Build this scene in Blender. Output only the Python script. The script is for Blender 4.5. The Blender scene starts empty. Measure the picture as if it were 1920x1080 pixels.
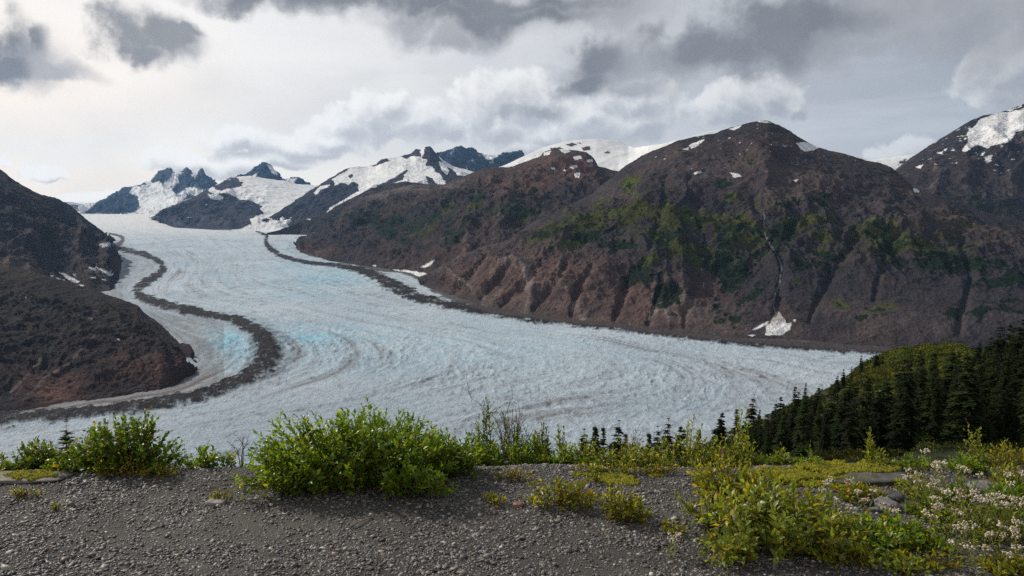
import bpy, math, random
import numpy as np
from mathutils import Vector, Matrix

R = math.radians
scene = bpy.context.scene
COL = scene.collection

# ------------------------------------------------------------------ camera
CAM_Z = 1.65
PITCH = math.atan(155.0 / 1440.0)          # horizon lies on pixel row 385 of 1080
cam_data = bpy.data.cameras.new('camera')
cam_data.sensor_width = 36.0
cam_data.lens = 27.0
cam_data.clip_start = 0.1
cam_data.clip_end = 120000.0
cam = bpy.data.objects.new('camera', cam_data)
COL.objects.link(cam)
cam.location = (0, 0, CAM_Z)
cam.rotation_euler = (R(90) - PITCH, 0, 0)
scene.camera = cam

# ------------------------------------------------------------------ exposure
scene.view_settings.view_transform = 'Standard'
scene.view_settings.look = 'None'
scene.view_settings.exposure = 0.0
scene.view_settings.gamma = 1.0
scene.cycles.use_denoising = False
scene.cycles.max_bounces = 6
scene.cycles.diffuse_bounces = 3
scene.cycles.glossy_bounces = 2
scene.cycles.transmission_bounces = 3
scene.cycles.volume_bounces = 0
scene.cycles.transparent_max_bounces = 6
scene.cycles.sample_clamp_indirect = 4.0

# ------------------------------------------------------------------ sun
SUN_AZ, SUN_EL = R(-54), R(34)
S = Vector((math.sin(SUN_AZ) * math.cos(SUN_EL), math.cos(SUN_AZ) * math.cos(SUN_EL), math.sin(SUN_EL)))
sd = bpy.data.lights.new('sun', 'SUN')
sd.energy = 3.7
sd.angle = R(2.0)
sd.color = (1.0, 0.93, 0.82)
sun = bpy.data.objects.new('sun', sd)
COL.objects.link(sun)
sun.rotation_euler = S.to_track_quat('Z', 'Y').to_euler()
sun.location = (0, 0, 50)


# ------------------------------------------------------------------ pixel <-> world (build-time surveying only)
CP, SP = math.cos(PITCH), math.sin(PITCH)
def ray(px, py):
    a = (np.asarray(px, float) - 960) / 1440.0
    b = -(np.asarray(py, float) - 540) / 1440.0
    return a, b * SP + CP, b * CP - SP
def P3(px, py, Y):
    dx, dy, dz = ray(px, py)
    t = np.asarray(Y, float) / dy
    return np.stack([dx * t, dy * t, CAM_Z + dz * t], -1)
def proj(P):
    x, y, z = P[..., 0], P[..., 1], P[..., 2] - CAM_Z
    f = y * CP - z * SP
    u = y * SP + z * CP
    return 960 + 1440 * x / f, 540 - 1440 * u / f

# ------------------------------------------------------------------ sky
def az_el(px, py):
    dx, dy, dz = ray(px, py)
    return math.atan2(dx, dy), math.atan2(dz, math.hypot(dx, dy))

def build_world():
    w = bpy.data.worlds.new('World')
    scene.world = w
    w.use_nodes = True
    nt = w.node_tree
    nt.nodes.clear()
    N, L = nt.nodes, nt.links
    def setin(n, i, v):
        if v is None: return
        if isinstance(v, bpy.types.NodeSocket): L.new(v, n.inputs[i])
        else: n.inputs[i].default_value = v
    def m(op, a, b=None, c=None, clamp=False):
        n = N.new('ShaderNodeMath'); n.operation = op; n.use_clamp = clamp
        for i, v in enumerate((a, b, c)): setin(n, i, v)
        return n.outputs[0]
    def vm(op, a, b=None, out=0):
        n = N.new('ShaderNodeVectorMath'); n.operation = op
        setin(n, 0, a); setin(n, 1, b)
        return n.outputs['Value'] if op in ('LENGTH', 'DOT_PRODUCT', 'DISTANCE') else n.outputs[0]
    def noise(vec, scale, detail=6, rough=0.55, col=False):
        n = N.new('ShaderNodeTexNoise'); n.noise_dimensions = '2D'
        setin(n, 'Vector', vec); n.inputs['Scale'].default_value = scale
        n.inputs['Detail'].default_value = detail; n.inputs['Roughness'].default_value = rough
        return n.outputs['Color' if col else 'Fac']
    def ss(x, lo, hi):
        n = N.new('ShaderNodeMapRange'); n.interpolation_type = 'SMOOTHSTEP'
        setin(n, 'Value', x); n.inputs['From Min'].default_value = lo; n.inputs['From Max'].default_value = hi
        return n.outputs['Result']
    def mix(f, a, b):
        n = N.new('ShaderNodeMix'); n.data_type = 'RGBA'
        setin(n, 0, f); setin(n, 6, a if isinstance(a, bpy.types.NodeSocket) else (*a, 1)); setin(n, 7, b if isinstance(b, bpy.types.NodeSocket) else (*b, 1))
        return n.outputs[2]
    tc = N.new('ShaderNodeTexCoord')
    sx = N.new('ShaderNodeSeparateXYZ'); L.new(tc.outputs['Generated'], sx.inputs[0])
    az = m('ARCTAN2', sx.outputs[0], sx.outputs[1])
    el = m('ARCSINE', sx.outputs[2])
    def comb(a, b, c=0.0):
        n = N.new('ShaderNodeCombineXYZ'); setin(n, 0, a); setin(n, 1, b); setin(n, 2, c); return n.outputs[0]
    AE = comb(az, el)
    AEs = comb(az, m('MULTIPLY', el, 1.9))
    # Nishita underneath
    sky = N.new('ShaderNodeTexSky'); sky.sky_type = 'NISHITA'; sky.sun_disc = False
    sky.sun_elevation = SUN_EL; sky.sun_rotation = SUN_AZ; sky.altitude = 1200; sky.air_density = 1.0
    skyc = vm('SCALE', sky.outputs[0]); skyc.node.inputs['Scale'].default_value = 0.07
    # high thin overcast
    fleft = ss(az, 0.75, -0.50)                       # 1 toward the sun
    fwarm = m('MULTIPLY', ss(az, -0.10, -0.65), ss(el, 0.26, 0.0))
    base = mix(fleft, (0.38, 0.41, 0.46), (1.06, 1.03, 0.99))
    base = mix(m('MULTIPLY', ss(az, -0.25, -0.62), 0.85), base, (1.38, 1.27, 1.12))
    base = mix(m('MULTIPLY', fwarm, 0.9), base, (1.34, 1.06, 0.82))
    strk = noise(comb(m('MULTIPLY', az, 1.0), m('MULTIPLY', el, 6.0), 3.3), 3.2, 7, 0.6)
    base = mix(m('MULTIPLY', ss(strk, 0.42, 0.72), ss(el, 0.30, 0.05)), base, mix(fleft, (0.58, 0.60, 0.64), (1.2, 1.15, 1.06)))
    hz = m('MULTIPLY', ss(el, 0.17, 0.03), 0.6)
    base = mix(hz, base, mix(fleft, (0.58, 0.60, 0.64), (1.18, 1.10, 1.0)))
    big = noise(AEs, 3.0, 5, 0.5)
    base = mix(m('MULTIPLY', ss(big, 0.45, 0.75), 0.18), base, (0.30, 0.32, 0.36))
    out = mix(0.88, skyc, base)
    # warped coordinates
    warp = N.new('ShaderNodeVectorMath'); warp.operation = 'SUBTRACT'
    L.new(noise(AE, 11.0, 5, 0.55, True), warp.inputs[0]); warp.inputs[1].default_value = (0.5, 0.5, 0.5)
    wsc = vm('SCALE', warp.outputs[0]); wsc.node.inputs['Scale'].default_value = 0.075
    AEw = vm('ADD', AE, wsc)
    def field(blobs, vec):
        d = None
        for (px, py, rx, ry) in blobs:
            a, e = az_el(px, py)
            q = vm('MULTIPLY_ADD', vec, (1440.0 / rx, 1440.0 / ry, 0.0)); q.node.inputs[2].default_value = (-a * 1440.0 / rx, -e * 1440.0 / ry, 0.0)
            l = vm('LENGTH', q)
            d = l if d is None else m('MINIMUM', d, l)
        return d
    fine = noise(AE, 22.0, 6, 0.58)
    soft = noise(AE, 9.0, 5, 0.5)
    def puff(vec, s):
        n = N.new('ShaderNodeTexVoronoi'); n.feature = 'F1'; n.voronoi_dimensions = '2D'
        setin(n, 'Vector', vec); n.inputs['Scale'].default_value = s; n.inputs['Detail'].default_value = 3.0
        n.inputs['Roughness'].default_value = 0.55; n.normalize = True
        return n.outputs['Distance']
    wsm = vm('SCALE', warp.outputs[0]); wsm.node.inputs['Scale'].default_value = 0.035
    AEp = vm('ADD', AE, wsm)
    bil = puff(AEp, 34.0)
    # white cumulus low over the mountains
    cum = [(650, 240, 48, 30), (700, 225, 55, 38), (735, 208, 38, 30), (790, 232, 60, 34), (835, 240, 40, 26), (560, 275, 90, 22), (470, 262, 70, 20),
           (440, 305, 75, 20), (350, 300, 60, 16), (520, 300, 60, 18), (165, 372, 38, 12), (95, 325, 28, 10), (5, 303, 14, 8), (600, 262, 60, 20),
           (900, 205, 55, 50), (965, 195, 75, 55), (1010, 250, 90, 34), (930, 240, 60, 34), (1120, 245, 75, 32), (1200, 240, 60, 26), (1090, 225, 60, 26), (1190, 200, 90, 40),
           (1385, 185, 42, 34), (1370, 205, 55, 34), (1450, 175, 48, 34), (1480, 190, 30, 22), (1700, 282, 42, 20), (1660, 290, 35, 12), (1890, 130, 60, 50), (1000, 270, 90, 20)]
    dC = field(cum, vm('ADD', AE, vm('MULTIPLY', wsm, (1.2, 1.2, 0.0))))
    dC2 = field(cum, vm('ADD', vm('ADD', AE, vm('MULTIPLY', wsm, (1.2, 1.2, 0.0))), (-0.008, 0.012, 0.0)))
    bil2 = puff(vm('ADD', AEp, (-0.008, 0.012, 0.0)), 34.0)
    h1 = m('ADD', m('MULTIPLY', dC, -0.9), m('ADD', m('MULTIPLY', bil, -1.15), m('MULTIPLY', fine, 0.45)))
    h2 = m('ADD', m('MULTIPLY', dC2, -0.9), m('ADD', m('MULTIPLY', bil2, -1.15), m('MULTIPLY', fine, 0.45)))
    mC = ss(h1, -1.38, -0.98)
    lit = ss(m('ADD', m('MULTIPLY', m('SUBTRACT', h1, h2), 0.75), m('MULTIPLY', h1, -0.38)), -0.12, 0.80)
    ccol = mix(lit, mix(fleft, (0.38, 0.40, 0.43), (0.60, 0.60, 0.615)), mix(fleft, (0.78, 0.78, 0.78), (1.12, 1.10, 1.06)))
    out = mix(m('MULTIPLY', mC, 0.92), out, ccol)
    # mid grey veils
    mid = [(620, 5, 260, 20), (880, 36, 220, 46), (760, 5, 320, 34), (1060, 15, 190, 50), (1130, 130, 140, 60), (1060, 165, 60, 26), (1200, 170, 80, 26), (1760, 0, 330, 90), (1900, 40, 180, 70), (75, 130, 90, 26), (40, 110, 75, 50),
           (1540, 50, 240, 70), (1270, 105, 110, 44), (1900, 0, 300, 80), (1000, 212, 60, 14), (840, 70, 60, 22)]
    dM = field(mid, AEw)
    mM = ss(m('ADD', dM, m('MULTIPLY', m('SUBTRACT', m('MULTIPLY_ADD', fine, 0.5, m('MULTIPLY', soft, 0.5)), 0.5), -1.8)), 1.30, 0.40)
    out = mix(m('MULTIPLY', mM, 0.85), out, mix(fine, (0.28, 0.285, 0.305), (0.48, 0.48, 0.50)))
    # dark grey cores
    dark = [(240, 62, 50, 34), (300, 78, 70, 42), (265, 100, 40, 26), (345, 78, 34, 26), (365, 62, 24, 16), (12, 75, 36, 52), (66, 76, 24, 28), (20, 125, 30, 22),
            (1310, 82, 80, 46), (1390, 95, 90, 44), (1450, 75, 90, 40), (1500, 40, 130, 34), (1440, 20, 80, 30), (1130, 110, 60, 30), (1100, 150, 55, 26), (800, 2, 380, 18), (465, 8, 40, 22), (930, 30, 160, 22)]
    dD = field(dark, AEw)
    mD = ss(m('ADD', dD, m('MULTIPLY', m('SUBTRACT', fine, 0.5), -1.7)), 1.38, 0.28)
    out = mix(m('MULTIPLY', mD, 0.85), out, mix(soft, (0.135, 0.14, 0.158), (0.26, 0.265, 0.285)))
    # unseen sky above the frame, darkened so the slopes get less light
    up = m('MULTIPLY', ss(el, 0.28, 0.62), 0.85)
    out = mix(up, out, mix(ss(soft, 0.4, 0.65), (0.17, 0.19, 0.22), (0.36, 0.38, 0.42)))
    bg = N.new('ShaderNodeBackground'); L.new(out, bg.inputs[0]); bg.inputs[1].default_value = 1.0
    ow = N.new('ShaderNodeOutputWorld'); L.new(bg.outputs[0], ow.inputs[0])
build_world()
scene.world.cycles.sampling_method = 'MANUAL'
scene.world.cycles.sample_map_resolution = 512

# ------------------------------------------------------------------ numpy noise
_rs = np.random.RandomState(7)
_perm = np.concatenate([_rs.permutation(256)] * 3).astype(np.int32)
_g = _rs.normal(size=(256, 3)); _g /= np.linalg.norm(_g, axis=1)[:, None]
_g = _g.astype(np.float32)
def perlin(x, y, z):
    x, y, z = np.broadcast_arrays(np.asarray(x, np.float64), np.asarray(y, np.float64), np.asarray(z, np.float64))
    xi, yi, zi = np.floor(x).astype(np.int64), np.floor(y).astype(np.int64), np.floor(z).astype(np.int64)
    xf, yf, zf = (x - xi).astype(np.float32), (y - yi).astype(np.float32), (z - zi).astype(np.float32)
    xi &= 255; yi &= 255; zi &= 255
    u = xf * xf * xf * (xf * (xf * 6 - 15) + 10); v = yf * yf * yf * (yf * (yf * 6 - 15) + 10); w = zf * zf * zf * (zf * (zf * 6 - 15) + 10)
    def g(i, j, k):
        h = _perm[_perm[_perm[xi + i] + yi + j] + zi + k]
        q = _g[h]
        return q[..., 0] * (xf - i) + q[..., 1] * (yf - j) + q[..., 2] * (zf - k)
    def lp(a, b, t): return a + (b - a) * t
    return lp(lp(lp(g(0, 0, 0), g(1, 0, 0), u), lp(g(0, 1, 0), g(1, 1, 0), u), v),
              lp(lp(g(0, 0, 1), g(1, 0, 1), u), lp(g(0, 1, 1), g(1, 1, 1), u), v), w) * 1.6
def fbm(x, y, z, octs=5, gain=0.5, lac=2.03):
    s, a, n = 0, 1.0, 0
    for o in range(octs):
        s = s + a * perlin(x + 13.7 * o, y + 7.1 * o, z + 3.3 * o); n += a
        x, y, z, a = x * lac, y * lac, z * lac, a * gain
    return s / n
def ridged(x, y, z, octs=5, gain=0.5, lac=2.1):
    s, a, n, prev = 0, 1.0, 0, 1.0
    for o in range(octs):
        r = 1 - np.abs(perlin(x + 5.7 * o, y + 11.1 * o, z + 2.3 * o)) * 1.6
        r = np.clip(r, 0, 1) ** 2
        s = s + a * r * prev; n += a; prev = np.clip(r * 1.3, 0, 1)
        x, y, z, a = x * lac, y * lac, z * lac, a * gain
    return s / n
def lod(fn, X, Y, lx, ly, psc, z0):
    """noise whose wavelength doubles in fixed steps with distance (blended between steps)"""
    k = np.log2(np.maximum(psc, 1.0)); out = 0
    for j in range(int(np.ceil(k.max())) + 1):
        w = np.clip(1 - np.abs(k - j), 0, 1)
        m = w > 0
        if not m.any(): continue
        r = np.zeros(X.shape); q = 2.0 ** j
        r[m] = fn(X[m] / (lx * q) + 17.3 * j, Y[m] / (ly * q) + 5.1 * j, z0 + 9.7 * j)
        out = out + r * w
    return out
def sstep(x, lo, hi):
    t = np.clip((x - lo) / (hi - lo), 0, 1)
    return t * t * (3 - 2 * t)
def lerp(a, b, t):
    return np.asarray(a) + (np.asarray(b) - np.asarray(a)) * (t[..., None] if np.ndim(t) else t)

# ------------------------------------------------------------------ mesh helpers
def new_mesh(name, verts, faces, mat=None, parent=None, smooth=False, cols=None, mats=None):
    """faces: (n,k) array with one k, or a list of such arrays"""
    me = bpy.data.meshes.new(name)
    verts = np.asarray(verts, np.float32).reshape(-1, 3)
    fl = faces if isinstance(faces, list) else [faces]
    fl = [np.asarray(f, np.int32) for f in fl if len(f)]
    nl = sum(f.size for f in fl); nf = sum(len(f) for f in fl)
    me.vertices.add(len(verts)); me.vertices.foreach_set('co', verts.ravel())
    me.loops.add(nl); me.polygons.add(nf)
    me.loops.foreach_set('vertex_index', np.concatenate([f.ravel() for f in fl]))
    tot = np.concatenate([np.full(len(f), f.shape[1], np.int32) for f in fl])
    st = np.concatenate([[0], np.cumsum(tot)[:-1]]).astype(np.int32)
    me.polygons.foreach_set('loop_start', st); me.polygons.foreach_set('loop_total', tot)
    if smooth: me.polygons.foreach_set('use_smooth', np.ones(nf, bool))
    me.update(calc_edges=True); me.validate()
    if cols is not None:
        a = me.color_attributes.new('Col', 'FLOAT_COLOR', 'POINT')
        c = np.ones((len(verts), 4), np.float32); c[:, :cols.shape[-1]] = cols.reshape(len(verts), -1)
        a.data.foreach_set('color', c.ravel())
    if mat: me.materials.append(mat)
    o = bpy.data.objects.new(name, me); COL.objects.link(o)
    if parent is not None: o.parent = parent
    return o
def grid_faces(nr, nc):
    i = np.arange(nr * nc).reshape(nr, nc)
    return np.stack([i[:-1, :-1], i[1:, :-1], i[1:, 1:], i[:-1, 1:]], -1).reshape(-1, 4)
def tag(o, label=None, cat=None, group=None, kind=None):
    if label: o['label'] = label
    if cat: o['category'] = cat
    if group: o['group'] = group
    if kind: o['kind'] = kind
    return o
def empty(name, loc, rz=0.0):
    o = bpy.data.objects.new(name, None); COL.objects.link(o)
    o.location = loc; o.rotation_euler = (0, 0, rz); o.empty_display_size = 0.2
    return o

# ------------------------------------------------------------------ materials
def new_mat(name):
    m = bpy.data.materials.new(name); m.use_nodes = True
    nt = m.node_tree; b = nt.nodes['Principled BSDF']
    return m, nt, b
def terrain_mat(name, scales, var, bump, bump_dist, rough=0.9, spec=0.25):
    """albedo from the surveyed ground-cover attribute times fine procedural noise, with noise relief"""
    m, nt, b = new_mat(name)
    N, L = nt.nodes, nt.links
    at = N.new('ShaderNodeAttribute'); at.attribute_name = 'Col'
    tc = N.new('ShaderNodeTexCoord')
    f = None; h = None
    for i, s in enumerate(scales):
        n = N.new('ShaderNodeTexNoise'); n.inputs['Scale'].default_value = s; n.inputs['Detail'].default_value = 6; n.inputs['Roughness'].default_value = 0.65
        L.new(tc.outputs['Object'], n.inputs['Vector'])
        if f is None: f = n.outputs['Fac']
        else:
            a = N.new('ShaderNodeMath'); a.operation = 'ADD'; L.new(f, a.inputs[0]); L.new(n.outputs['Fac'], a.inputs[1]); f = a.outputs[0]
    mr = N.new('ShaderNodeMapRange'); L.new(f, mr.inputs['Value'])
    k = len(scales)
    mr.inputs['From Min'].default_value = 0.3 * k; mr.inputs['From Max'].default_value = 0.7 * k
    mr.inputs['To Min'].default_value = 1 - var; mr.inputs['To Max'].default_value = 1 + var
    mx = N.new('ShaderNodeVectorMath'); mx.operation = 'SCALE'
    L.new(at.outputs['Color'], mx.inputs[0]); L.new(mr.outputs[0], mx.inputs['Scale'])
    L.new(mx.outputs[0], b.inputs['Base Color'])
    bp = N.new('ShaderNodeBump'); bp.inputs['Strength'].default_value = bump; bp.inputs['Distance'].default_value = bump_dist
    L.new(f, bp.inputs['Height']); L.new(bp.outputs[0], b.inputs['Normal'])
    b.inputs['Roughness'].default_value = rough; b.inputs['Specular IOR Level'].default_value = spec
    return m

MAT_ROCK = terrain_mat('mountain_rock', (0.015, 0.045, 0.12), 0.55, 0.75, 12.0, spec=0.03)
MAT_FAR = terrain_mat('far_mountain', (0.0015, 0.006), 0.10, 0.25, 40.0, spec=0.03)
MAT_ICE = terrain_mat('glacier_ice', (0.03, 0.10, 0.25), 0.22, 0.8, 4.0, rough=0.8, spec=0.04)

# ------------------------------------------------------------------ glacier
def zg(Y):
    return -350 + 200 * sstep(np.asarray(Y, float), 3000, 16000)
_Yt = np.concatenate([np.linspace(300, 4000, 800), np.linspace(4001, 16000, 1200), np.geomspace(16001, 90000, 300)])
_sl = (zg(_Yt) - CAM_Z) / _Yt                      # vertical slope of the sight line to the ice at Y (monotonic)
_sl = np.maximum.accumulate(_sl)
def G(px, py):
    """depth Y at which the sight line of a pixel meets the ice"""
    dx, dy, dz = ray(px, py)
    return np.interp(dz / dy, _sl, _Yt)
def GP(px, py):
    Y = G(px, py); p = P3(px, py, Y); return p
def catmull(pts, n=24):
    p = np.asarray(pts, float); q = np.vstack([2 * p[0] - p[1], p, 2 * p[-1] - p[-2]])
    out = []
    t = np.linspace(0, 1, n, endpoint=False)[:, None]
    for i in range(1, len(q) - 2):
        a, b, c, d = q[i - 1], q[i], q[i + 1], q[i + 2]
        out.append(0.5 * (2 * b + (c - a) * t + (2 * a - 5 * b + 4 * c - d) * t * t + (3 * b - a - 3 * c + d) * t ** 3))
    out.append(p[-1:]); return np.vstack(out)
def poly_dist(x, y, line):
    """distance to a polyline whose vertices carry extra columns; returns distance, interpolated extras, side"""
    best = np.full(x.shape, 1e9); ext = np.zeros(x.shape + (line.shape[1] - 2,))
    side = np.zeros(x.shape)
    for i in range(len(line) - 1):
        a, b = line[i, :2], line[i + 1, :2]; d = b - a; L2 = d @ d + 1e-9
        t = np.clip(((x - a[0]) * d[0] + (y - a[1]) * d[1]) / L2, 0, 1)
        ex, ey = x - a[0] - t * d[0], y - a[1] - t * d[1]
        D = np.hypot(ex, ey); k = D < best
        best[k] = D[k]; ext[k] = (line[i, 2:] + (line[i + 1, 2:] - line[i, 2:]) * t[..., None])[k]
        side[k] = (d[0] * ey - d[1] * ex)[k]
    return best, ext, np.sign(side)
def inpoly(x, y, poly):
    c = np.zeros(x.shape, bool); n = len(poly)
    for i in range(n):
        x1, y1 = poly[i]; x2, y2 = poly[(i + 1) % n]
        if y1 == y2: continue
        k = ((y1 > y) != (y2 > y)) & (x < (x2 - x1) * (y - y1) / (y2 - y1) + x1)
        c ^= k
    return c
def blobs(x, y, bl):
    """soft sum of ellipses (px, py, rx, ry, strength[, tilt])"""
    s = np.zeros(x.shape)
    for b in bl:
        t = R(b[5]) if len(b) > 5 else 0.0
        dx, dy = x - b[0], y - b[1]
        u = (dx * math.cos(t) + dy * math.sin(t)) / b[2]; v = (-dx * math.sin(t) + dy * math.cos(t)) / b[3]
        s = np.maximum(s, b[4] * np.exp(-1.2 * (u * u + v * v)))
    return s

LEFT_MORAINE = [(205, 462, 5), (240, 470, 4.5), (275, 478, 4.5), (300, 492, 5), (305, 507, 6), (290, 520, 7), (266, 535, 8), (258, 548, 9), (272, 561, 9), (310, 573, 8), (360, 583, 7), (410, 593, 7),
                (450, 604, 9), (480, 622, 14), (497, 645, 19), (502, 668, 21), (488, 692, 18), (455, 716, 12), (400, 737, 9), (330, 753, 9), (240, 767, 9), (140, 778, 9), (40, 785, 11), (-80, 794, 12)]
RIGHT_MORAINE = [(480, 434, 1.2), (500, 441, 2.5), (498, 452, 3.5), (506, 466, 4.0), (530, 480, 4.0), (565, 490, 4.0), (620, 497, 4.5), (665, 504, 6), (700, 516, 9), (730, 534, 11), (765, 551, 11), (810, 565, 9), (860, 575, 8), (930, 585, 8),
                 (1000, 594, 9), (1090, 605, 9), (1180, 617, 8), (1270, 628, 7), (1370, 638, 7), (1470, 646, 7), (1580, 652, 7), (1700, 661, 8), (1900, 676, 10)]
STREAMS = [  # value, polyline: flow lines of the ice
    (0.0, [(190, 440), (215, 455), (225, 500), (200, 545), (290, 600), (350, 650), (368, 690), (340, 725), (230, 748), (30, 770), (-100, 780)]),
    (1.0, [(p[0], p[1]) for p in LEFT_MORAINE]),
    (2.0, [(230, 435), (330, 480), (330, 520), (312, 545), (350, 563), (450, 584), (580, 615), (650, 650), (640, 690), (540, 728), (380, 765), (150, 800), (-50, 815)]),
    (3.0, [(280, 430), (400, 470), (400, 520), (400, 545), (520, 575), (700, 610), (850, 650), (870, 690), (740, 738), (560, 780), (300, 820), (0, 850)]),
    (4.0, [(340, 432), (440, 470), (440, 510), (520, 545), (750, 595), (1000, 635), (1180, 665), (1245, 685), (1200, 712), (1050, 745), (850, 785), (600, 830)]),
    (5.0, [(400, 434), (480, 475), (560, 520), (750, 570), (1000, 615), (1250, 655), (1420, 700), (1420, 750), (1300, 800)]),
    (6.0, [(450, 436), (490, 465), (600, 512), (760, 565), (1000, 604), (1300, 640), (1600, 690), (1800, 740)]),
    (7.0, [(p[0], p[1]) for p in RIGHT_MORAINE]),
    (8.0, [(540, 436), (560, 462), (700, 500), (800, 535), (900, 575), (1000, 590), (1200, 612), (1400, 632), (1700, 655), (1900, 668)]),
]
def wy(py): return 330 * np.log(np.maximum(np.asarray(py, float) - 372, 8))
def fit_stream():
    c, v = [], []
    for val, pl in STREAMS:
        q = catmull(np.array(pl, float), 2)
        c.append(np.stack([q[:, 0], wy(q[:, 1])], -1)); v.append(np.full(len(q), val))
    c = np.vstack(c); v = np.concatenate(v); n = len(c)
    r = np.linalg.norm(c[:, None] - c[None], axis=-1) / 300
    K = r * r * np.log(r + 1e-9) + np.eye(n) * 0.02
    Pm = np.hstack([np.ones((n, 1)), c / 300])
    A = np.block([[K, Pm], [Pm.T, np.zeros((3, 3))]])
    w = np.linalg.solve(A, np.concatenate([v, np.zeros(3)]))
    return c, w
_sc, _sw = fit_stream()
def stream(px, py):
    x, y = np.asarray(px, float).ravel(), wy(py).ravel()
    o = _sw[-3] + _sw[-2] * x / 300 + _sw[-1] * y / 300
    for i in range(len(_sc)):
        r2 = ((x - _sc[i, 0]) ** 2 + (y - _sc[i, 1]) ** 2) / 9e4
        o = o + _sw[i] * 0.5 * r2 * np.log(r2 + 1e-12)
    return o.reshape(np.shape(px))

def build_glacier():
    px = np.concatenate([np.linspace(-900, -30, 60), np.arange(-28, 1720, 1.7), np.linspace(1722, 3000, 90)])
    py = np.concatenate([[396.3, 396.8, 397.5, 398.3], np.arange(399, 470, 0.65), np.arange(470, 560, 1.0), np.arange(560, 880, 1.5), np.arange(880, 1200, 3)])
    PX, PY = np.meshgrid(px, py)
    Y = G(PX, PY)
    Pt = P3(PX, PY, Y); Pt[..., 2] = zg(Y)
    X, Yw = Pt[..., 0], Pt[..., 1]
    cpx, cpy = np.clip(PX, -200, 2100), np.clip(PY, 400, 1200)
    psi = stream(cpx, cpy)
    # swell and crevasses
    n1 = fbm(X / 420, Yw / 420, 0, 4)
    sx_, sy_ = X / 60.0, Yw / 60.0
    ser = blobs(PX, PY, [(560, 645, 170, 50, 1.0), (430, 650, 60, 60, 1.0), (700, 660, 170, 40, 0.8), (380, 610, 90, 35, .8), (880, 700, 180, 45, .6), (1000, 760, 200, 50, .55), (640, 520, 110, 26, .5), (1250, 720, 300, 70, .45),
                            (570, 465, 60, 15, .5)])
    cw = 1.0 + 0 * X
    psc = np.clip((Yw / 1600.0), 1.0, 9)                      # crevasses one can resolve grow with distance
    wv = fbm(X / 130, Yw / 130, 4.0, 3) * 1.2
    wxm, wym = X + 40 * wv, Yw + 40 * wv
    r1 = lod(lambda x, y, z: ridged(x, y, z, 4, 0.6), wxm, wym, 26, 40, psc, 1.5)
    r2 = 1 - np.abs(perlin(psi * 9 + wv, X / 500, Yw / 500)) * 2
    amp = (0.7 + 5.0 * ser) * psc ** 0.55
    fade = np.clip(1.3 - Yw / 9000.0, 0.05, 1)
    z = Pt[..., 2] + 10 * n1 * fade + (r1 - 0.4) * amp * fade * 1.5 + lod(lambda x, y, z: fbm(x, y, z, 3, .6), X, Yw, 10, 12, psc, 7) * 0.9 * psc ** .5 * fade + r2 * 0.8 * fade
    # colour of the ice
    st = fbm(psi * 5.0, X / 900, Yw / 900, 5, 0.62)
    st2 = fbm(psi * 14.0, X / 500, Yw / 500, 4, 0.65)
    dirt = np.clip(0.10 + 1.1 * st + 0.8 * st2, 0, 1)
    dirt *= 0.35 + 0.65 * np.clip(blobs(PX, PY, [(1250, 690, 45, 34, 1.6), (1150, 728, 130, 20, 2.0, -22), (1050, 768, 150, 30, 1.8, -15), (1180, 650, 80, 10, 1.5, 14), (1420, 700, 160, 22, 1.1), (620, 690, 160, 26, 1.5, -20), (560, 720, 120, 20, 1.3, -20), (700, 650, 200, 30, .8, 8), (350, 610, 60, 60, 1.0), (400, 690, 45, 60, 1.1), (340, 520, 50, 50, .9), (560, 650, 60, 50, 0.9), (1500, 700, 200, 60, .6), (640, 580, 500, 40, .25), (880, 720, 140, 35, .8)]) + 0.15, 0, 1.3)
    blue = blobs(PX, PY, [(425, 640, 46, 26, 1.3), (440, 655, 60, 48, .8), (600, 635, 100, 28, .95), (690, 640, 130, 30, .35), (620, 520, 100, 26, .7), (560, 498, 60, 14, .6), (590, 462, 40, 12, .8), (640, 660, 200, 40, .3), (900, 650, 250, 40, .3), (300, 600, 60, 30, .2), (560, 545, 90, 20, .4)])
    blue = np.clip(blue * (0.75 + 1.2 * fbm(X / 120, Yw / 120, 9, 4)), 0, 1)
    ice = lerp((0.40, 0.49, 0.57), (0.53, 0.60, 0.66), np.clip(0.5 + n1, 0, 1))
    ice = ice * (1 - .14 * sstep(PY, 600, 780) + .15 * fbm(psi * 22, X / 260, Yw / 260, 4, .7))[..., None]
    snowy = sstep(460 - PY, 0, 50)
    ice = lerp(ice, np.array((0.74, 0.74, 0.74)), snowy)
    ice = lerp(ice, np.array((0.29, 0.53, 0.65)), blue)
    ice = lerp(ice, np.array((0.17, 0.155, 0.155)), np.clip(dirt * 1.0 * (1 - snowy * .8), 0, 0.9))
    pit = sstep(lod(lambda x, y, z: fbm(x, y, z, 4, .65), X, Yw, 18, 34, psc, 21), 0.08, 0.34)   # rubble and meltwater pits
    ice = lerp(ice, np.array((0.13, 0.125, 0.13)), np.clip(pit * (0.34 + 0.75 * np.clip(dirt, 0, 1) + 0.15 * ser), 0, .8) * (1 - snowy))
    # silt brown margin beside the left hill
    ml = np.clip(1.1 - psi, 0, 1)
    silt = sstep(psi, 1.15, 0.15) * sstep(PY, 440, 470) * (0.45 + 0.55 * sstep(fbm(psi * 9, X / 300, Yw / 300, 4), -0.25, .35)) * np.where(PX < 420, 1, 0)
    silt = silt * (0.45 + 0.55 * sstep(PY, 680, 725)) 
    ice = lerp(ice, np.array((0.15, 0.125, 0.115)), np.clip(silt * 1.3, 0, .92))
    # medial moraines
    nzx = lod(lambda x, y, z: fbm(x, y, z, 4, .6), X, Yw, 28, 40, psc, 31)
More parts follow.
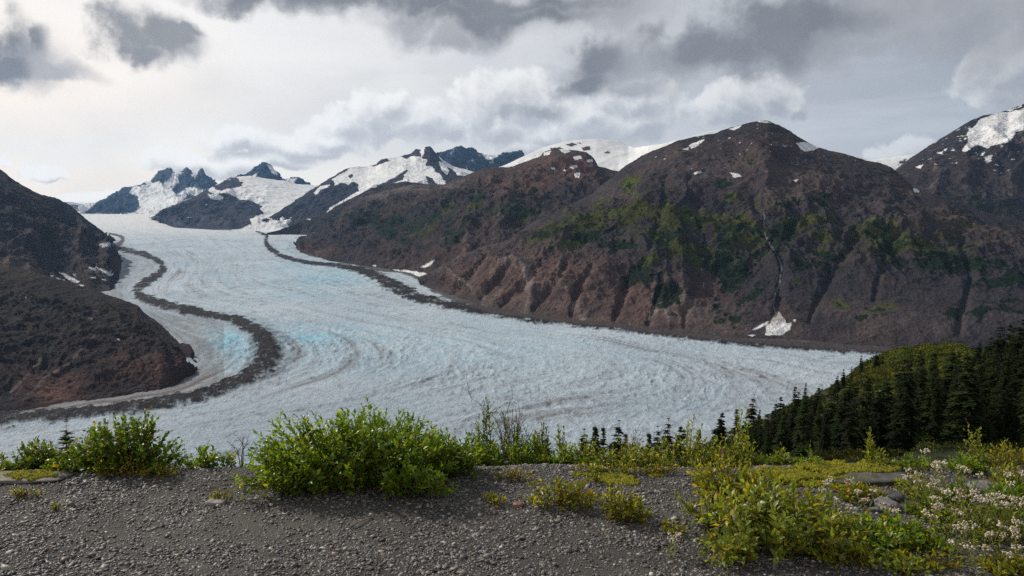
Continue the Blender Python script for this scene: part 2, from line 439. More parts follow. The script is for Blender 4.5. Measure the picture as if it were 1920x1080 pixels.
    for line, soft in ((LEFT_MORAINE, 1.0), (RIGHT_MORAINE, 1.0)):
        l = catmull(np.array(line, float), 5)
        k = (cpx > l[:, 0].min() - 120) & (cpx < l[:, 0].max() + 120)
        d = np.full(PX.shape, 1e9); wd = np.ones(PX.shape)
        dd, ex, _ = poly_dist(PX[k], PY[k], l)
        d[k] = dd; wd[k] = ex[..., 0]
        nzf = lod(lambda x, y, z: fbm(x, y, z, 3, .7), X, Yw, 9, 14, psc, 77)
        m = sstep(d / wd + nzx * 1.4 + nzf * .7, 1.25, 0.80) * (1 - .55 * sstep(nzf + nzx, .25, .5))
        m2 = sstep(d / wd + nzx * 2.2, 2.6, 0.9) * 0.55 * sstep(wd, 8, 18)
        m = np.maximum(m, m2)
        wd = wd * .84
        dc = lerp((0.016, 0.015, 0.018), (0.046, 0.041, 0.041), np.clip(0.5 + 1.2 * nzx, 0, 1))
        ice = lerp(ice, dc, m[..., None].squeeze(-1))
        z = z + m * 5 * fade * np.clip(wd / 10, .5, 1.4) + m * (nzx + nzf) * 3 * fade
    # lateral moraine strip at the foot of the right mountains
    lat = catmull(np.array([(560, 462, 3), (580, 475, 4), (640, 489, 3), (700, 503, 3), (770, 513, 5), (800, 528, 9), (830, 548, 8), (900, 574, 7), (1000, 592, 6), (1250, 620, 9), (1500, 640, 10), (1700, 652, 12), (1900, 664, 14)], float), 5)
    d, ex, _ = poly_dist(cpx, cpy, lat)
    ice = lerp(ice, np.array((0.075, 0.065, 0.065)), sstep(d / ex[..., 0] + nzx * 1.2, 1.3, 0.7) * .92)
    ln = catmull(np.array([(1180, 611, 1), (1250, 617, 1.2), (1420, 630, 1.3), (1560, 640, 1.3), (1680, 650, 1.3), (1720, 652, 1.0)], float), 5)
    d, ex, _ = poly_dist(cpx, cpy, ln)
    ice = lerp(ice, np.array((0.42, 0.42, 0.43)), sstep(d / ex[..., 0] + nzx * 1.5, 1.3, 0.5) * .8)
    bar = catmull(np.array([(186, 462, 3), (205, 464, 4), (222, 458, 4), (230, 450, 3.5), (226, 443, 2.5), (205, 438, 2)], float), 5)
    d, ex, _ = poly_dist(cpx, cpy, bar)
    ice = lerp(ice, np.array((0.075, 0.065, 0.065)), sstep(d / ex[..., 0] + nzx, 1.3, 0.7) * .95)
    ch = catmull(np.array([(428, 505, .8), (432, 515, 1.0), (425, 528, 1), (428, 540, 1), (436, 547, .8)], float), 5)
    d, ex, _ = poly_dist(cpx, cpy, ch)
    ice = lerp(ice, np.array((0.32, 0.47, 0.50)), sstep(d / ex[..., 0], 1.6, 0.6) * .8)
    Pt[..., 2] = z
    o = new_mesh('glacier', Pt, grid_faces(len(py), len(px))[:, ::-1], MAT_ICE, smooth=True, cols=np.clip(ice, 0, 1))
    tag(o, kind='structure')
build_glacier()

# ------------------------------------------------------------------ mountains
ROCK = np.array((0.044, 0.041, 0.049)); BROWN = np.array((0.070, 0.053, 0.052)); RED = np.array((0.150, 0.082, 0.064))
PALE = np.array((0.19, 0.155, 0.14)); MEADOW = np.array((0.058, 0.066, 0.019)); BUSHC = np.array((0.012, 0.022, 0.014))
SNOW = np.array((0.78, 0.79, 0.80)); DIRTYSNOW = np.array((0.42, 0.37, 0.34))

def mountain(rows, nu, nv, fracs, amp=40.0, lam=260.0, crest_amp=4.0, back=1200.0, zback=-420.0, seed=0.0, foot_drop=60.0, aniso=0.30, foot_amp=0.25, calm=None):
    """rows: crest, intermediate lines, foot (pixel polylines; crest carries depth, foot lies on the ice unless it carries depth);
    fracs: depth of the intermediate rows as a fraction foot -> crest"""
    U = np.linspace(0, 1, nu)
    def row(pl, c):
        pl = np.array([list(p) + [0] * (3 - len(p)) for p in pl], float)
        px = pl[0, 0] + (pl[-1, 0] - pl[0, 0]) * U
        return px, np.interp(px, pl[:, 0], pl[:, c])
    cx, cy = row(rows[0], 1); _, cY = row(rows[0], 2)
    fx, fy = row(rows[-1], 1)
    if len(rows[-1][0]) > 2: _, fY = row(rows[-1], 2)
    else: fY = G(fx, fy)
    cY = np.maximum(cY, fY + 1.25 * np.maximum(fy - cy, 0) * fY / 1440.0 + 20)
    L3 = [P3(cx, cy, cY)]
    for pl, f in zip(rows[1:-1], fracs):
        x, y = row(pl, 1)
        L3.append(P3(x, y, fY + (cY - fY) * f))
    L3.append(P3(fx, fy, fY))
    ft = L3[-1].copy(); d = ft - L3[-2]; d[:, 2] = 0; n = np.linalg.norm(d, axis=1)[:, None] + 1e-6
    ft2 = ft + d / n * foot_drop * 1.6; ft2[:, 2] -= foot_drop
    L3.append(ft2)
    L3 = np.array(L3); K = len(L3)
    # monotone-ish cubic through the rows
    T = np.zeros_like(L3); T[1:-1] = (L3[2:] - L3[:-2]) * 0.5; T[0] = L3[1] - L3[0]; T[-1] = L3[-1] - L3[-2]
    seg = np.linalg.norm(np.diff(L3, axis=0), axis=-1).mean(1); seg[-1] *= 0.3
    cnt = np.maximum(3, (nv * seg / seg.sum()).astype(int))
    out, vv = [], []
    for k in range(K - 1):
        t = np.linspace(0, 1, cnt[k], endpoint=(k == K - 2))[:, None, None]
        h = (2 * t ** 3 - 3 * t * t + 1) * L3[k] + (t ** 3 - 2 * t * t + t) * T[k] + (-2 * t ** 3 + 3 * t * t) * L3[k + 1] + (t ** 3 - t * t) * T[k + 1]
        out.append(h); vv.append((k + t[:, 0, 0]) / (K - 2))
    Pm = np.concatenate(out); v = np.concatenate(vv)
    # back flank
    rad = L3[0][:, :2] / np.linalg.norm(L3[0][:, :2], axis=1)[:, None]
    bk, bv = [], []
    for f in (1.0, 0.72, 0.5, 0.32, 0.18, 0.08, 0.03):
        q = L3[0].copy(); q[:, :2] += rad * back * f; q[:, 2] = L3[0][:, 2] + (zback - L3[0][:, 2]) * (f ** 1.15); bk.append(q); bv.append(-f)
    Pm = np.concatenate([np.array(bk), Pm]); v = np.concatenate([bv, v])
    V = np.repeat(v[:, None], nu, 1)
    # metric coordinates along the foot and down the slope
    s = np.concatenate([[0], np.cumsum(np.linalg.norm(np.diff((L3[0] + L3[-2])[:, :2] * 0.5, axis=0), axis=1))])[None, :] + 0 * V
    down = np.concatenate([[0], np.cumsum(np.linalg.norm(np.diff(Pm, axis=0), axis=-1).mean(1))])[:, None] + 0 * V
    du = np.gradient(Pm, axis=1); dv = np.gradient(Pm, axis=0)
    nrm = np.cross(dv, du); nrm /= np.linalg.norm(nrm, axis=-1, keepdims=True) + 1e-9
    nrm *= np.sign(nrm[..., 2:3] + 1e-6)
    wx = fbm(Pm[..., 0] / (lam * 2.2), Pm[..., 1] / (lam * 2.2), Pm[..., 2] / (lam * 2.2) + seed, 3)
    a, b = s / lam + 0.75 * wx, down / lam * aniso + 0.35 * wx + seed
    rg = ridged(a, b, seed + 1.3, 4, 0.5)
    q = Pm / (lam * 0.42)
    rg2 = ridged(q[..., 0] + .3 * wx, q[..., 1] * .8, q[..., 2] * 0.55 + seed, 5, 0.6)
    fb = fbm(Pm[..., 0] / lam, Pm[..., 1] / lam, Pm[..., 2] / lam + seed, 6, 0.55)
    vf = np.clip(V, 0, 1)
    env = sstep(vf, 0.0, 0.28) * (1 - (1 - foot_amp) * sstep(vf, 0.78, 1.0))
    env = np.where(V < 0, 0.15, env)
    if calm: env = env * (1 - np.clip(blobs(*proj(Pm), calm), 0, .85))
    disp = env * amp * ((rg - 0.35) * 1.1 + 0.50 * (rg2 - .3) + 0.9 * fb)
    q2 = Pm / (lam * 0.13)
    led = ridged(q2[..., 0] + wx, q2[..., 1] * .7, q2[..., 2] * 1.5 + seed, 4, 0.6)
    disp += np.where(V < 0, 0.1, np.clip(env, .25, 1)) * amp * 0.20 * (led - .3)
    disp += (crest_amp / 10.0) * fbm(Pm[..., 0] / (lam * .16), Pm[..., 1] / (lam * .16), Pm[..., 2] / (lam * .16), 4, 0.6) * 10 * np.where(vf > 0.97, 0.3, 1)
    Pd = Pm + nrm * disp[..., None]
    X, Y_, Z = Pd[..., 0], Pd[..., 1], Pd[..., 2]
    PX, PY = proj(Pd)
    back_ = V < 0
    return dict(P=Pd, V=V, rg=rg, rg2=rg2, fb=fb, PX=PX, PY=PY, back=back_, lam=lam, s=s, down=down, slope=None, seed=seed)

def finish(name, M, col, mat=None, kind='structure'):
    nr, nc = M['P'].shape[:2]
    o = new_mesh(name, M['P'], grid_faces(nr, nc), mat or MAT_ROCK, smooth=True, cols=np.clip(col, 0, 1))
    tag(o, kind=kind); return o
def steep(M):
    du = np.gradient(M['P'], axis=1); dv = np.gradient(M['P'], axis=0)
    n = np.cross(dv, du); n /= np.linalg.norm(n, axis=-1, keepdims=True) + 1e-9
    return np.abs(n[..., 2])
def wn(M, lam, octs=5, k=0.0, gain=0.6):
    P = M['P']; return fbm(P[..., 0] / lam, P[..., 1] / lam, P[..., 2] / lam + 3.1 * k + M['seed'], octs, gain)
def rockcol(M, a=ROCK, b=BROWN, c=PALE):
    n = wn(M, M['lam'] * 1.3, 5, 1); n2 = wn(M, M['lam'] * .35, 5, 2)
    col = lerp(a, b, sstep(n + .5 * n2, -0.25, 0.35))
    col = lerp(col, c, sstep(n2 + 0.8 * (M['rg'] - .35), 0.15, 0.75) * 0.55)
    col = col * (0.85 + 0.85 * np.clip(wn(M, M['lam'] * .12, 4, 5, .7), -.6, .9))[..., None]
    return col
def patches(M, polys, wamp=3.0, lam=None):
    """cover patches outlined in survey coordinates with ragged edges"""
    lam = lam or M['lam'] * .3
    wx, wy_ = wn(M, lam, 4, 7) * wamp * 2, wn(M, lam, 4, 11) * wamp * 1.4
    x, y = M['PX'] + wx, M['PY'] + wy_
    m = np.zeros(x.shape)
    for p in polys: m = np.maximum(m, inpoly(x, y, p))
    return m * (~M['back'])

# --- far blue ridge at the head of the icefield
M = mountain([[(60, 384, 22500), (100, 378, 22500), (135, 379, 22500), (165, 385, 22500), (215, 389, 22500), (420, 391, 22500)],
              [(60, 399, 20000), (420, 399, 20000)]], 120, 30, [], amp=60, lam=1800, crest_amp=14, back=2000, seed=1)
col = rockcol(M); finish('far_mountain', M, lerp(col, SNOW, sstep(wn(M, 900, 3), 0.0, .3) * .6), MAT_FAR)

# --- snowy double peak, far left
M = mountain([[(150, 397, 16500), (190, 376, 17000), (230, 352, 18000), (262, 346, 18500), (280, 338, 19000), (300, 320, 19500), (312, 316, 19500), (319, 312, 19500), (326, 322, 19500), (340, 319, 19500), (350, 313, 19500), (358, 320, 19500), (370, 318, 19500), (379, 314, 19500), (386, 328, 19500), (396, 333, 19500), (410, 348, 19500), (450, 362, 19000), (520, 372, 18500)],
              [(150, 399), (230, 382), (300, 352), (330, 345), (380, 346), (420, 372), (520, 384)],
              [(150, 400), (240, 395), (300, 378), (380, 372), (450, 392), (520, 398)],
              [(150, 401.0), (250, 401.5), (340, 404), (420, 408), (520, 410)]], 330, 150, [.62, .25], amp=280, lam=900, crest_amp=55, back=3500, seed=2, calm=[(290, 375, 60, 26, .95), (400, 375, 60, 20, .9)])
rockp = [[(153, 400), (190, 373), (232, 349), (250, 350), (243, 362), (258, 368), (262, 385), (255, 398), (230, 402), (150, 402)],
         [(282, 338), (300, 314), (325, 315), (322, 330), (306, 348), (300, 340), (284, 343)],
         [(332, 330), (345, 322), (366, 335), (375, 312), (395, 325), (412, 345), (395, 358), (372, 352), (350, 352), (330, 366), (320, 354), (338, 340)],
         [(345, 372), (352, 362), (365, 366), (362, 380), (350, 382)], [(250, 347), (268, 340), (275, 345), (262, 350)], [(338, 322), (352, 310), (362, 325), (350, 330)]]
rk = patches(M, rockp, 2.6, 500)
rk = np.maximum(rk, sstep(wn(M, 500, 5), 0.42, 0.5) * .6)
col = lerp(SNOW, np.array((0.018, 0.040, 0.082)), rk); finish('snowy_mountain', M, col, MAT_FAR)  # rock blue is distance haze painted into the colour

# --- sharp rock peak behind the left snow slope
M = mountain([[(395, 362, 15500), (415, 345, 15500), (430, 334, 15500), (450, 326, 15500), (462, 327, 15500), (470, 320, 15500), (480, 311, 15500), (494, 303, 15500), (507, 309, 15500), (518, 320, 15500), (527, 337, 15500), (545, 334, 15500), (558, 331, 15500), (568, 340, 15500), (590, 350, 15500), (640, 365, 15500)],
              [(395, 380, 14800), (430, 362, 14500), (495, 350, 14300), (560, 355, 14300), (640, 380, 14300)],
              [(395, 400, 14000), (640, 400, 14000)]], 260, 80, [.5], amp=170, lam=700, crest_amp=45, back=2500, seed=3)
sn = patches(M, [[(466, 335), (485, 322), (478, 336), (470, 346), (462, 342)], [(500, 308), (512, 312), (520, 328), (508, 322)], [(528, 337), (558, 333), (552, 342), (560, 350), (600, 350), (640, 400), (528, 400)]], 1.5, 400)
sn = np.maximum(sn, sstep(wn(M, 300, 5), 0.30, 0.42) * .6)
finish('rock_peak', M, lerp(np.array((0.018, 0.040, 0.082)), SNOW, sn), MAT_FAR)  # blue base colour paints aerial haze onto the rock

# --- dark shoulder with snowfield right of the icefield
M = mountain([[(284, 406, 9800), (300, 395, 10200), (335, 380, 11000), (365, 368, 11500), (395, 352, 12000), (420, 338, 12500), (440, 331, 13000), (470, 330, 13000), (500, 335, 13000), (530, 339, 13000), (560, 345, 13000), (585, 347, 13000), (640, 352, 13000)],
              [(284, 408), (330, 396), (380, 380), (430, 365), (500, 362), (580, 375), (640, 390)],
              [(284, 410), (330, 412), (400, 404), (470, 398), (520, 408), (580, 418), (640, 425)],
              [(284, 412), (330, 427), (400, 431), (440, 432), (500, 434), (560, 438), (640, 442)]], 330, 180, [.6, .22], amp=90, lam=800, crest_amp=18, back=2500, seed=4, calm=[(540, 370, 70, 34, .9)])
rockp = [[(284, 408), (300, 393), (335, 382), (362, 368), (390, 352), (395, 362), (410, 366), (420, 362), (440, 368), (465, 372), (490, 388), (492, 400), (470, 410), (472, 420), (440, 432), (330, 430), (286, 416)],
         [(398, 350), (420, 338), (440, 334), (458, 340), (452, 350), (430, 354), (412, 358)]]
rk = patches(M, rockp, 4.0, 300)
sn2 = patches(M, [[(390, 364), (405, 362), (418, 370), (412, 376), (396, 374)], [(432, 364), (450, 366), (468, 374), (450, 374)]], 2.5, 200)
rk = rk * (1 - sn2) * (1 - sstep(wn(M, 160, 4), .38, .45) * .8)
finish('snowfield_mountain', M, lerp(SNOW * (0.93 + 0.12 * wn(M, 300, 4))[..., None], rockcol(M) * np.array((.65, .85, 1.25)), rk), MAT_FAR)  # cool multiplier puts a haze tint into the rock colour

# --- blue jagged ridge behind
M = mountain([[(800, 300, 14000), (820, 286, 14000), (840, 282, 14000), (852, 276, 14000), (865, 272, 14000), (875, 279, 14000), (886, 276, 14000), (895, 284, 14000), (908, 290, 14000), (925, 291, 14000), (945, 286, 14000), (965, 284, 14000), (978, 281, 14000), (984, 292, 14000), (1020, 300, 14000)],
              [(800, 335, 13000), (900, 325, 13000), (1020, 335, 13000)], [(800, 380, 12500), (1020, 380, 12500)]], 300, 120, [.55], amp=170, lam=500, crest_amp=40, back=2000, seed=5)
sn = patches(M, [[(903, 286), (925, 287), (945, 284), (926, 298), (915, 300), (906, 292)]], 1.5, 200)
sn = np.maximum(sn, sstep(M['rg2'] + wn(M, 200, 4), 0.75, 0.95) * .5)
finish('jagged_ridge', M, lerp(np.array((0.026, 0.046, 0.085)), SNOW, sn), MAT_FAR)  # ridge rock coloured blue to stand in for haze

# --- snowy peak centre left
M = mountain([[(462, 428, 8600), (490, 414, 8900), (520, 398, 9200), (560, 371, 9700), (590, 352, 10000), (620, 333, 10300), (645, 318, 10500), (662, 313, 10600), (690, 312, 10800), (705, 308, 10800), (715, 299, 10800), (728, 297, 10800), (745, 294, 10900), (770, 288, 11000), (780, 279, 11000), (790, 281, 11000), (798, 275, 11000), (806, 274, 11000), (815, 284, 11000), (830, 300, 11000), (850, 312, 11000), (900, 325, 10800)],
              [(462, 429), (540, 408), (620, 360), (700, 335), (760, 322), (830, 320), (900, 340)],
              [(462, 430), (540, 422), (600, 395), (700, 365), (780, 350), (900, 365)],
              [(462, 431), (540, 434), (640, 436), (720, 438), (800, 440), (900, 442)]], 560, 260, [.6, .25], amp=80, lam=650, crest_amp=16, back=2200, seed=6, calm=[(700, 328, 90, 26, .9), (790, 325, 60, 22, .8)])
rockp = [[(462, 432), (470, 424), (520, 396), (560, 370), (590, 350), (618, 334), (628, 340), (625, 348), (640, 342), (652, 346), (662, 340), (675, 348), (674, 358), (656, 366), (640, 378), (620, 390), (600, 412), (560, 440), (462, 445)],
         [(590, 350), (640, 314), (662, 312), (655, 316), (630, 332), (612, 344)],
         [(668, 312), (690, 311), (712, 298), (728, 296), (732, 302), (718, 306), (700, 312)],
         [(750, 292), (778, 277), (790, 281), (788, 292), (770, 293), (762, 299)],
         [(800, 272), (808, 272), (822, 290), (835, 310), (860, 322), (880, 345), (840, 352), (828, 330), (815, 322), (812, 312), (797, 312), (800, 298), (790, 296)],
         [(620, 395), (660, 372), (690, 356), (720, 342), (750, 328), (762, 318), (766, 320), (755, 336), (730, 345), (720, 352), (735, 360), (700, 380), (640, 420), (600, 430)],
         [(652, 330), (658, 326), (664, 332), (658, 336)], [(796, 330), (812, 334), (820, 345), (806, 345)]]
rk = patches(M, rockp, 3.2, 260)
sn2 = patches(M, [[(588, 362), (600, 348), (620, 346), (612, 352), (600, 356), (594, 366)], [(822, 302), (832, 304), (842, 320), (838, 328), (828, 318)], [(845, 312), (856, 312), (870, 328), (858, 330)]], 1.8, 150)
rk = rk * (1 - sn2)
finish('snow_peak', M, lerp(SNOW * (0.95 + 0.12 * wn(M, 240, 4))[..., None], rockcol(M) * np.array((.72, .88, 1.2)), rk), MAT_FAR)  # rock shifted to blue as painted haze

# --- brown foothill under it
M = mountain([[(500, 437, 7400), (523, 432, 7400), (560, 417, 7500), (590, 405, 7600), (613, 398, 7700), (640, 381, 7800), (665, 369, 7900), (693, 354, 8000), (715, 347, 8100), (733, 344, 8100), (760, 340, 8100), (840, 350, 8100), (950, 380, 8100)],
              [(500, 439), (560, 428), (640, 405), (740, 375), (950, 400)],
              [(500, 440), (560, 440), (640, 442), (740, 444), (950, 450)]], 380, 120, [.5], amp=60, lam=480, crest_amp=9, back=900, seed=7)
col = rockcol(M, ROCK, BROWN * .95)
col = lerp(col, SNOW, patches(M, [[(594, 396), (604, 396), (602, 400)], [(574, 411), (584, 410), (582, 413)], [(640, 372), (655, 362), (650, 372)], [(690, 350), (715, 342), (705, 352)]], 1.0, 100))
finish('foothill', M, col, MAT_ROCK)

# --- snow dome
M = mountain([[(880, 330, 8300), (925, 318, 8300), (950, 308, 8300), (975, 296, 8300), (1000, 285, 8400), (1020, 276, 8500), (1045, 269, 8500), (1065, 265, 8500), (1090, 262, 8500), (1118, 260.5, 8500), (1140, 262, 8500), (1160, 265, 8500), (1178, 273, 8400), (1190, 277, 8200), (1215, 273, 7800), (1240, 270, 7600), (1270, 262, 7500), (1300, 254, 7300), (1330, 246, 7200), (1350, 243, 7200), (1400, 252, 7200), (1460, 270, 7200), (1560, 330, 7200)],
              [(880, 380), (1000, 340), (1118, 320), (1300, 310), (1400, 300), (1560, 330)],
              [(880, 440, 6600), (1560, 440, 6400)]], 420, 90, [.5], amp=16, lam=900, crest_amp=3, back=2500, seed=8)
sn = np.ones(M['V'].shape) - patches(M, [[(1060, 270), (1074, 268), (1082, 272), (1070, 275)], [(1090, 276), (1105, 274), (1108, 281), (1094, 283)], [(1132, 284), (1142, 283), (1142, 287), (1134, 288)], [(1030, 278), (1050, 276), (1060, 282), (1040, 284)], [(1078, 268), (1092, 267), (1090, 270)]], 2, 120)
finish('snow_dome', M, lerp(BROWN, SNOW * (0.97 + 0.06 * wn(M, 240, 4))[..., None], sn), MAT_FAR)

# --- snow saddle on the right
M = mountain([[(1560, 306, 8800), (1620, 301, 8800), (1650, 298, 8800), (1680, 294, 8800), (1710, 290, 8800), (1800, 290, 8800)],
              [(1560, 400, 7400), (1800, 400, 7400)]], 120, 40, [], amp=15, lam=800, crest_amp=3, back=2000, seed=9)
finish('snow_saddle', M, lerp(SNOW, ROCK, patches(M, [[(1688, 302), (1700, 298), (1697, 306), (1684, 310)]], 2, 120)), MAT_FAR)

# --- far right mountain
M = mountain([[(1640, 345, 5900), (1660, 330, 5900), (1675, 322, 6000), (1690, 309, 6000), (1705, 297, 6000), (1730, 281, 6000), (1760, 262, 6100), (1790, 244, 6100), (1815, 228, 6100), (1840, 218, 6200), (1870, 212, 6200), (1890, 206, 6300), (1905, 200, 6300), (1918, 195, 6300), (1945, 192, 6300), (2000, 180, 6300), (2150, 170, 6300), (2300, 190, 6300)],
              [(1640, 360), (1720, 330), (1800, 300), (1900, 270), (2100, 250), (2300, 260)],
              [(1640, 400), (1720, 390), (1800, 370), (1920, 360), (2300, 360)],
              [(1640, 480, 4200), (2300, 480, 4200)]], 460, 260, [.6, .3], amp=55, lam=420, crest_amp=9, back=2000, seed=10)
col = rockcol(M, ROCK * .95, BROWN * .85)
col = lerp(col, MEADOW * .6, sstep(wn(M, 400, 5, 3) + (M['PY'] - 360) / 220.0, 0.1, .5) * .6)
sn = patches(M, [[(1803, 283), (1818, 262), (1812, 252), (1826, 236), (1838, 224), (1860, 214), (1886, 210), (1915, 206), (2000, 205), (1990, 230), (1935, 238), (1905, 250), (1890, 268), (1862, 272), (1850, 278), (1832, 272), (1812, 284)],
                 [(1755, 288), (1770, 283), (1766, 290)], [(1770, 280), (1778, 278), (1776, 284)], [(1845, 296), (1862, 290), (1856, 302), (1848, 304)], [(1715, 314), (1730, 310), (1726, 316)], [(1838, 288), (1846, 286), (1844, 292)], [(1784, 282), (1792, 280), (1790, 285)]], 3.0, 110)
sn = np.maximum(sn, sstep(wn(M, 60, 3, 9) + 0.0020 * (300 - M['PY']), 0.40, 0.46) * .9 * sstep(M['PY'], 345, 300))
finish('snow_capped_mountain', M, lerp(col, SNOW, sn))

# --- reddish ridge, left part of the big massif
M = mountain([[(556, 462, 6100), (560, 452, 6100), (577, 440, 6100), (600, 430, 6100), (620, 421, 6150), (632, 403, 6200), (645, 388, 6200), (665, 378, 6200), (687, 368, 6200), (712, 360, 6100), (740, 354, 6000), (760, 348, 5900), (780, 345, 5800), (805, 345, 5800), (833, 346, 5800), (850, 338, 5700), (873, 329, 5600), (890, 322, 5600), (907, 316, 5500), (925, 314, 5500), (947, 312, 5500), (970, 303, 5500), (1000, 292, 5500), (1015, 287, 5500), (1040, 278, 5500), (1070, 281, 5500), (1100, 285, 5500), (1113, 296, 5500), (1122, 312, 5400), (1200, 330, 5300), (1330, 350, 5200)],
              [(556, 463), (640, 420), (740, 385), (850, 368), (950, 350), (1060, 325), (1150, 350), (1330, 380)],
              [(556, 464), (640, 452), (740, 440), (850, 430), (950, 415), (1100, 400), (1330, 420)],
              [(556, 465), (565, 473), (620, 489), (700, 502), (780, 514), (830, 540), (1000, 560), (1330, 590)]], 720, 330, [.62, .25], amp=70, lam=430, crest_amp=8, back=700, seed=11)
col = rockcol(M, ROCK, BROWN * 1.05)
redz = blobs(M['PX'], M['PY'], [(1080, 312, 55, 32, 1.1), (1000, 330, 45, 35, .8), (950, 340, 60, 25, .6), (600, 470, 70, 14, .6), (860, 480, 60, 16, .5), (1030, 300, 60, 18, .8)])
col = lerp(col, RED, np.clip(redz * (0.7 + wn(M, 200, 4, 4)), 0, 1))
bn = wn(M, 170, 5, 6); 
bush = blobs(M['PX'], M['PY'], [(690, 410, 75, 22, 1, 12), (760, 415, 80, 22, 1, 10), (810, 410, 60, 22, .9), (900, 370, 60, 14, .6), (740, 440, 60, 18, .8, 20), (960, 400, 60, 30, .9, -30), (1000, 370, 40, 24, .7), (700, 385, 60, 12, .5), (850, 440, 50, 20, .7, -30), (940, 430, 40, 14, .7)])
mead = blobs(M['PX'], M['PY'], [(830, 400, 24, 7, 1.2, -30), (845, 385, 25, 7, .9, -25), (805, 428, 24, 7, 1.3, -35), (790, 435, 50, 12, .7, -20), (890, 385, 30, 8, .7, -20), (760, 430, 40, 10, .6, -20), (975, 415, 30, 10, .9, -30), (1000, 395, 25, 10, .8, -30)])
col = lerp(col, MEADOW, sstep(mead + bn * .9, .35, .8) * .9)
col = lerp(col, BUSHC * 1.3, sstep(bush + bn * 1.3, .50, .80) * .9)
palez = blobs(M['PX'], M['PY'], [(760, 352, 60, 9, 1, 0), (710, 368, 30, 8, .8), (830, 350, 50, 6, .7)])
col = lerp(col, PALE * .95, np.clip(palez * (0.6 + 1.3 * wn(M, 90, 4, 8)), 0, 1))
sn = patches(M, [[(925, 313), (950, 309), (1000, 290), (1020, 284), (1012, 294), (985, 302), (955, 314)], [(1048, 280), (1062, 277), (1070, 284), (1058, 288)], [(1074, 294), (1088, 292), (1092, 297), (1078, 300)],
                 [(1066, 312), (1080, 308), (1084, 313), (1072, 316)], [(1076, 326), (1088, 322), (1086, 332), (1078, 334)], [(1032, 315), (1042, 314), (1040, 320)], [(1052, 318), (1062, 318), (1060, 322)], [(1020, 286), (1034, 282), (1030, 290), (1020, 292)],
                 [(1100, 300), (1110, 298), (1112, 303), (1102, 304)], [(788, 502), (808, 490), (816, 488), (806, 498), (795, 502)], [(697, 498), (706, 497), (704, 501)], [(734, 505), (760, 506), (800, 512), (804, 518), (790, 520), (765, 512)]], 1.4, 90)
finish('red_ridge_mountain', M, lerp(col, SNOW, sn))

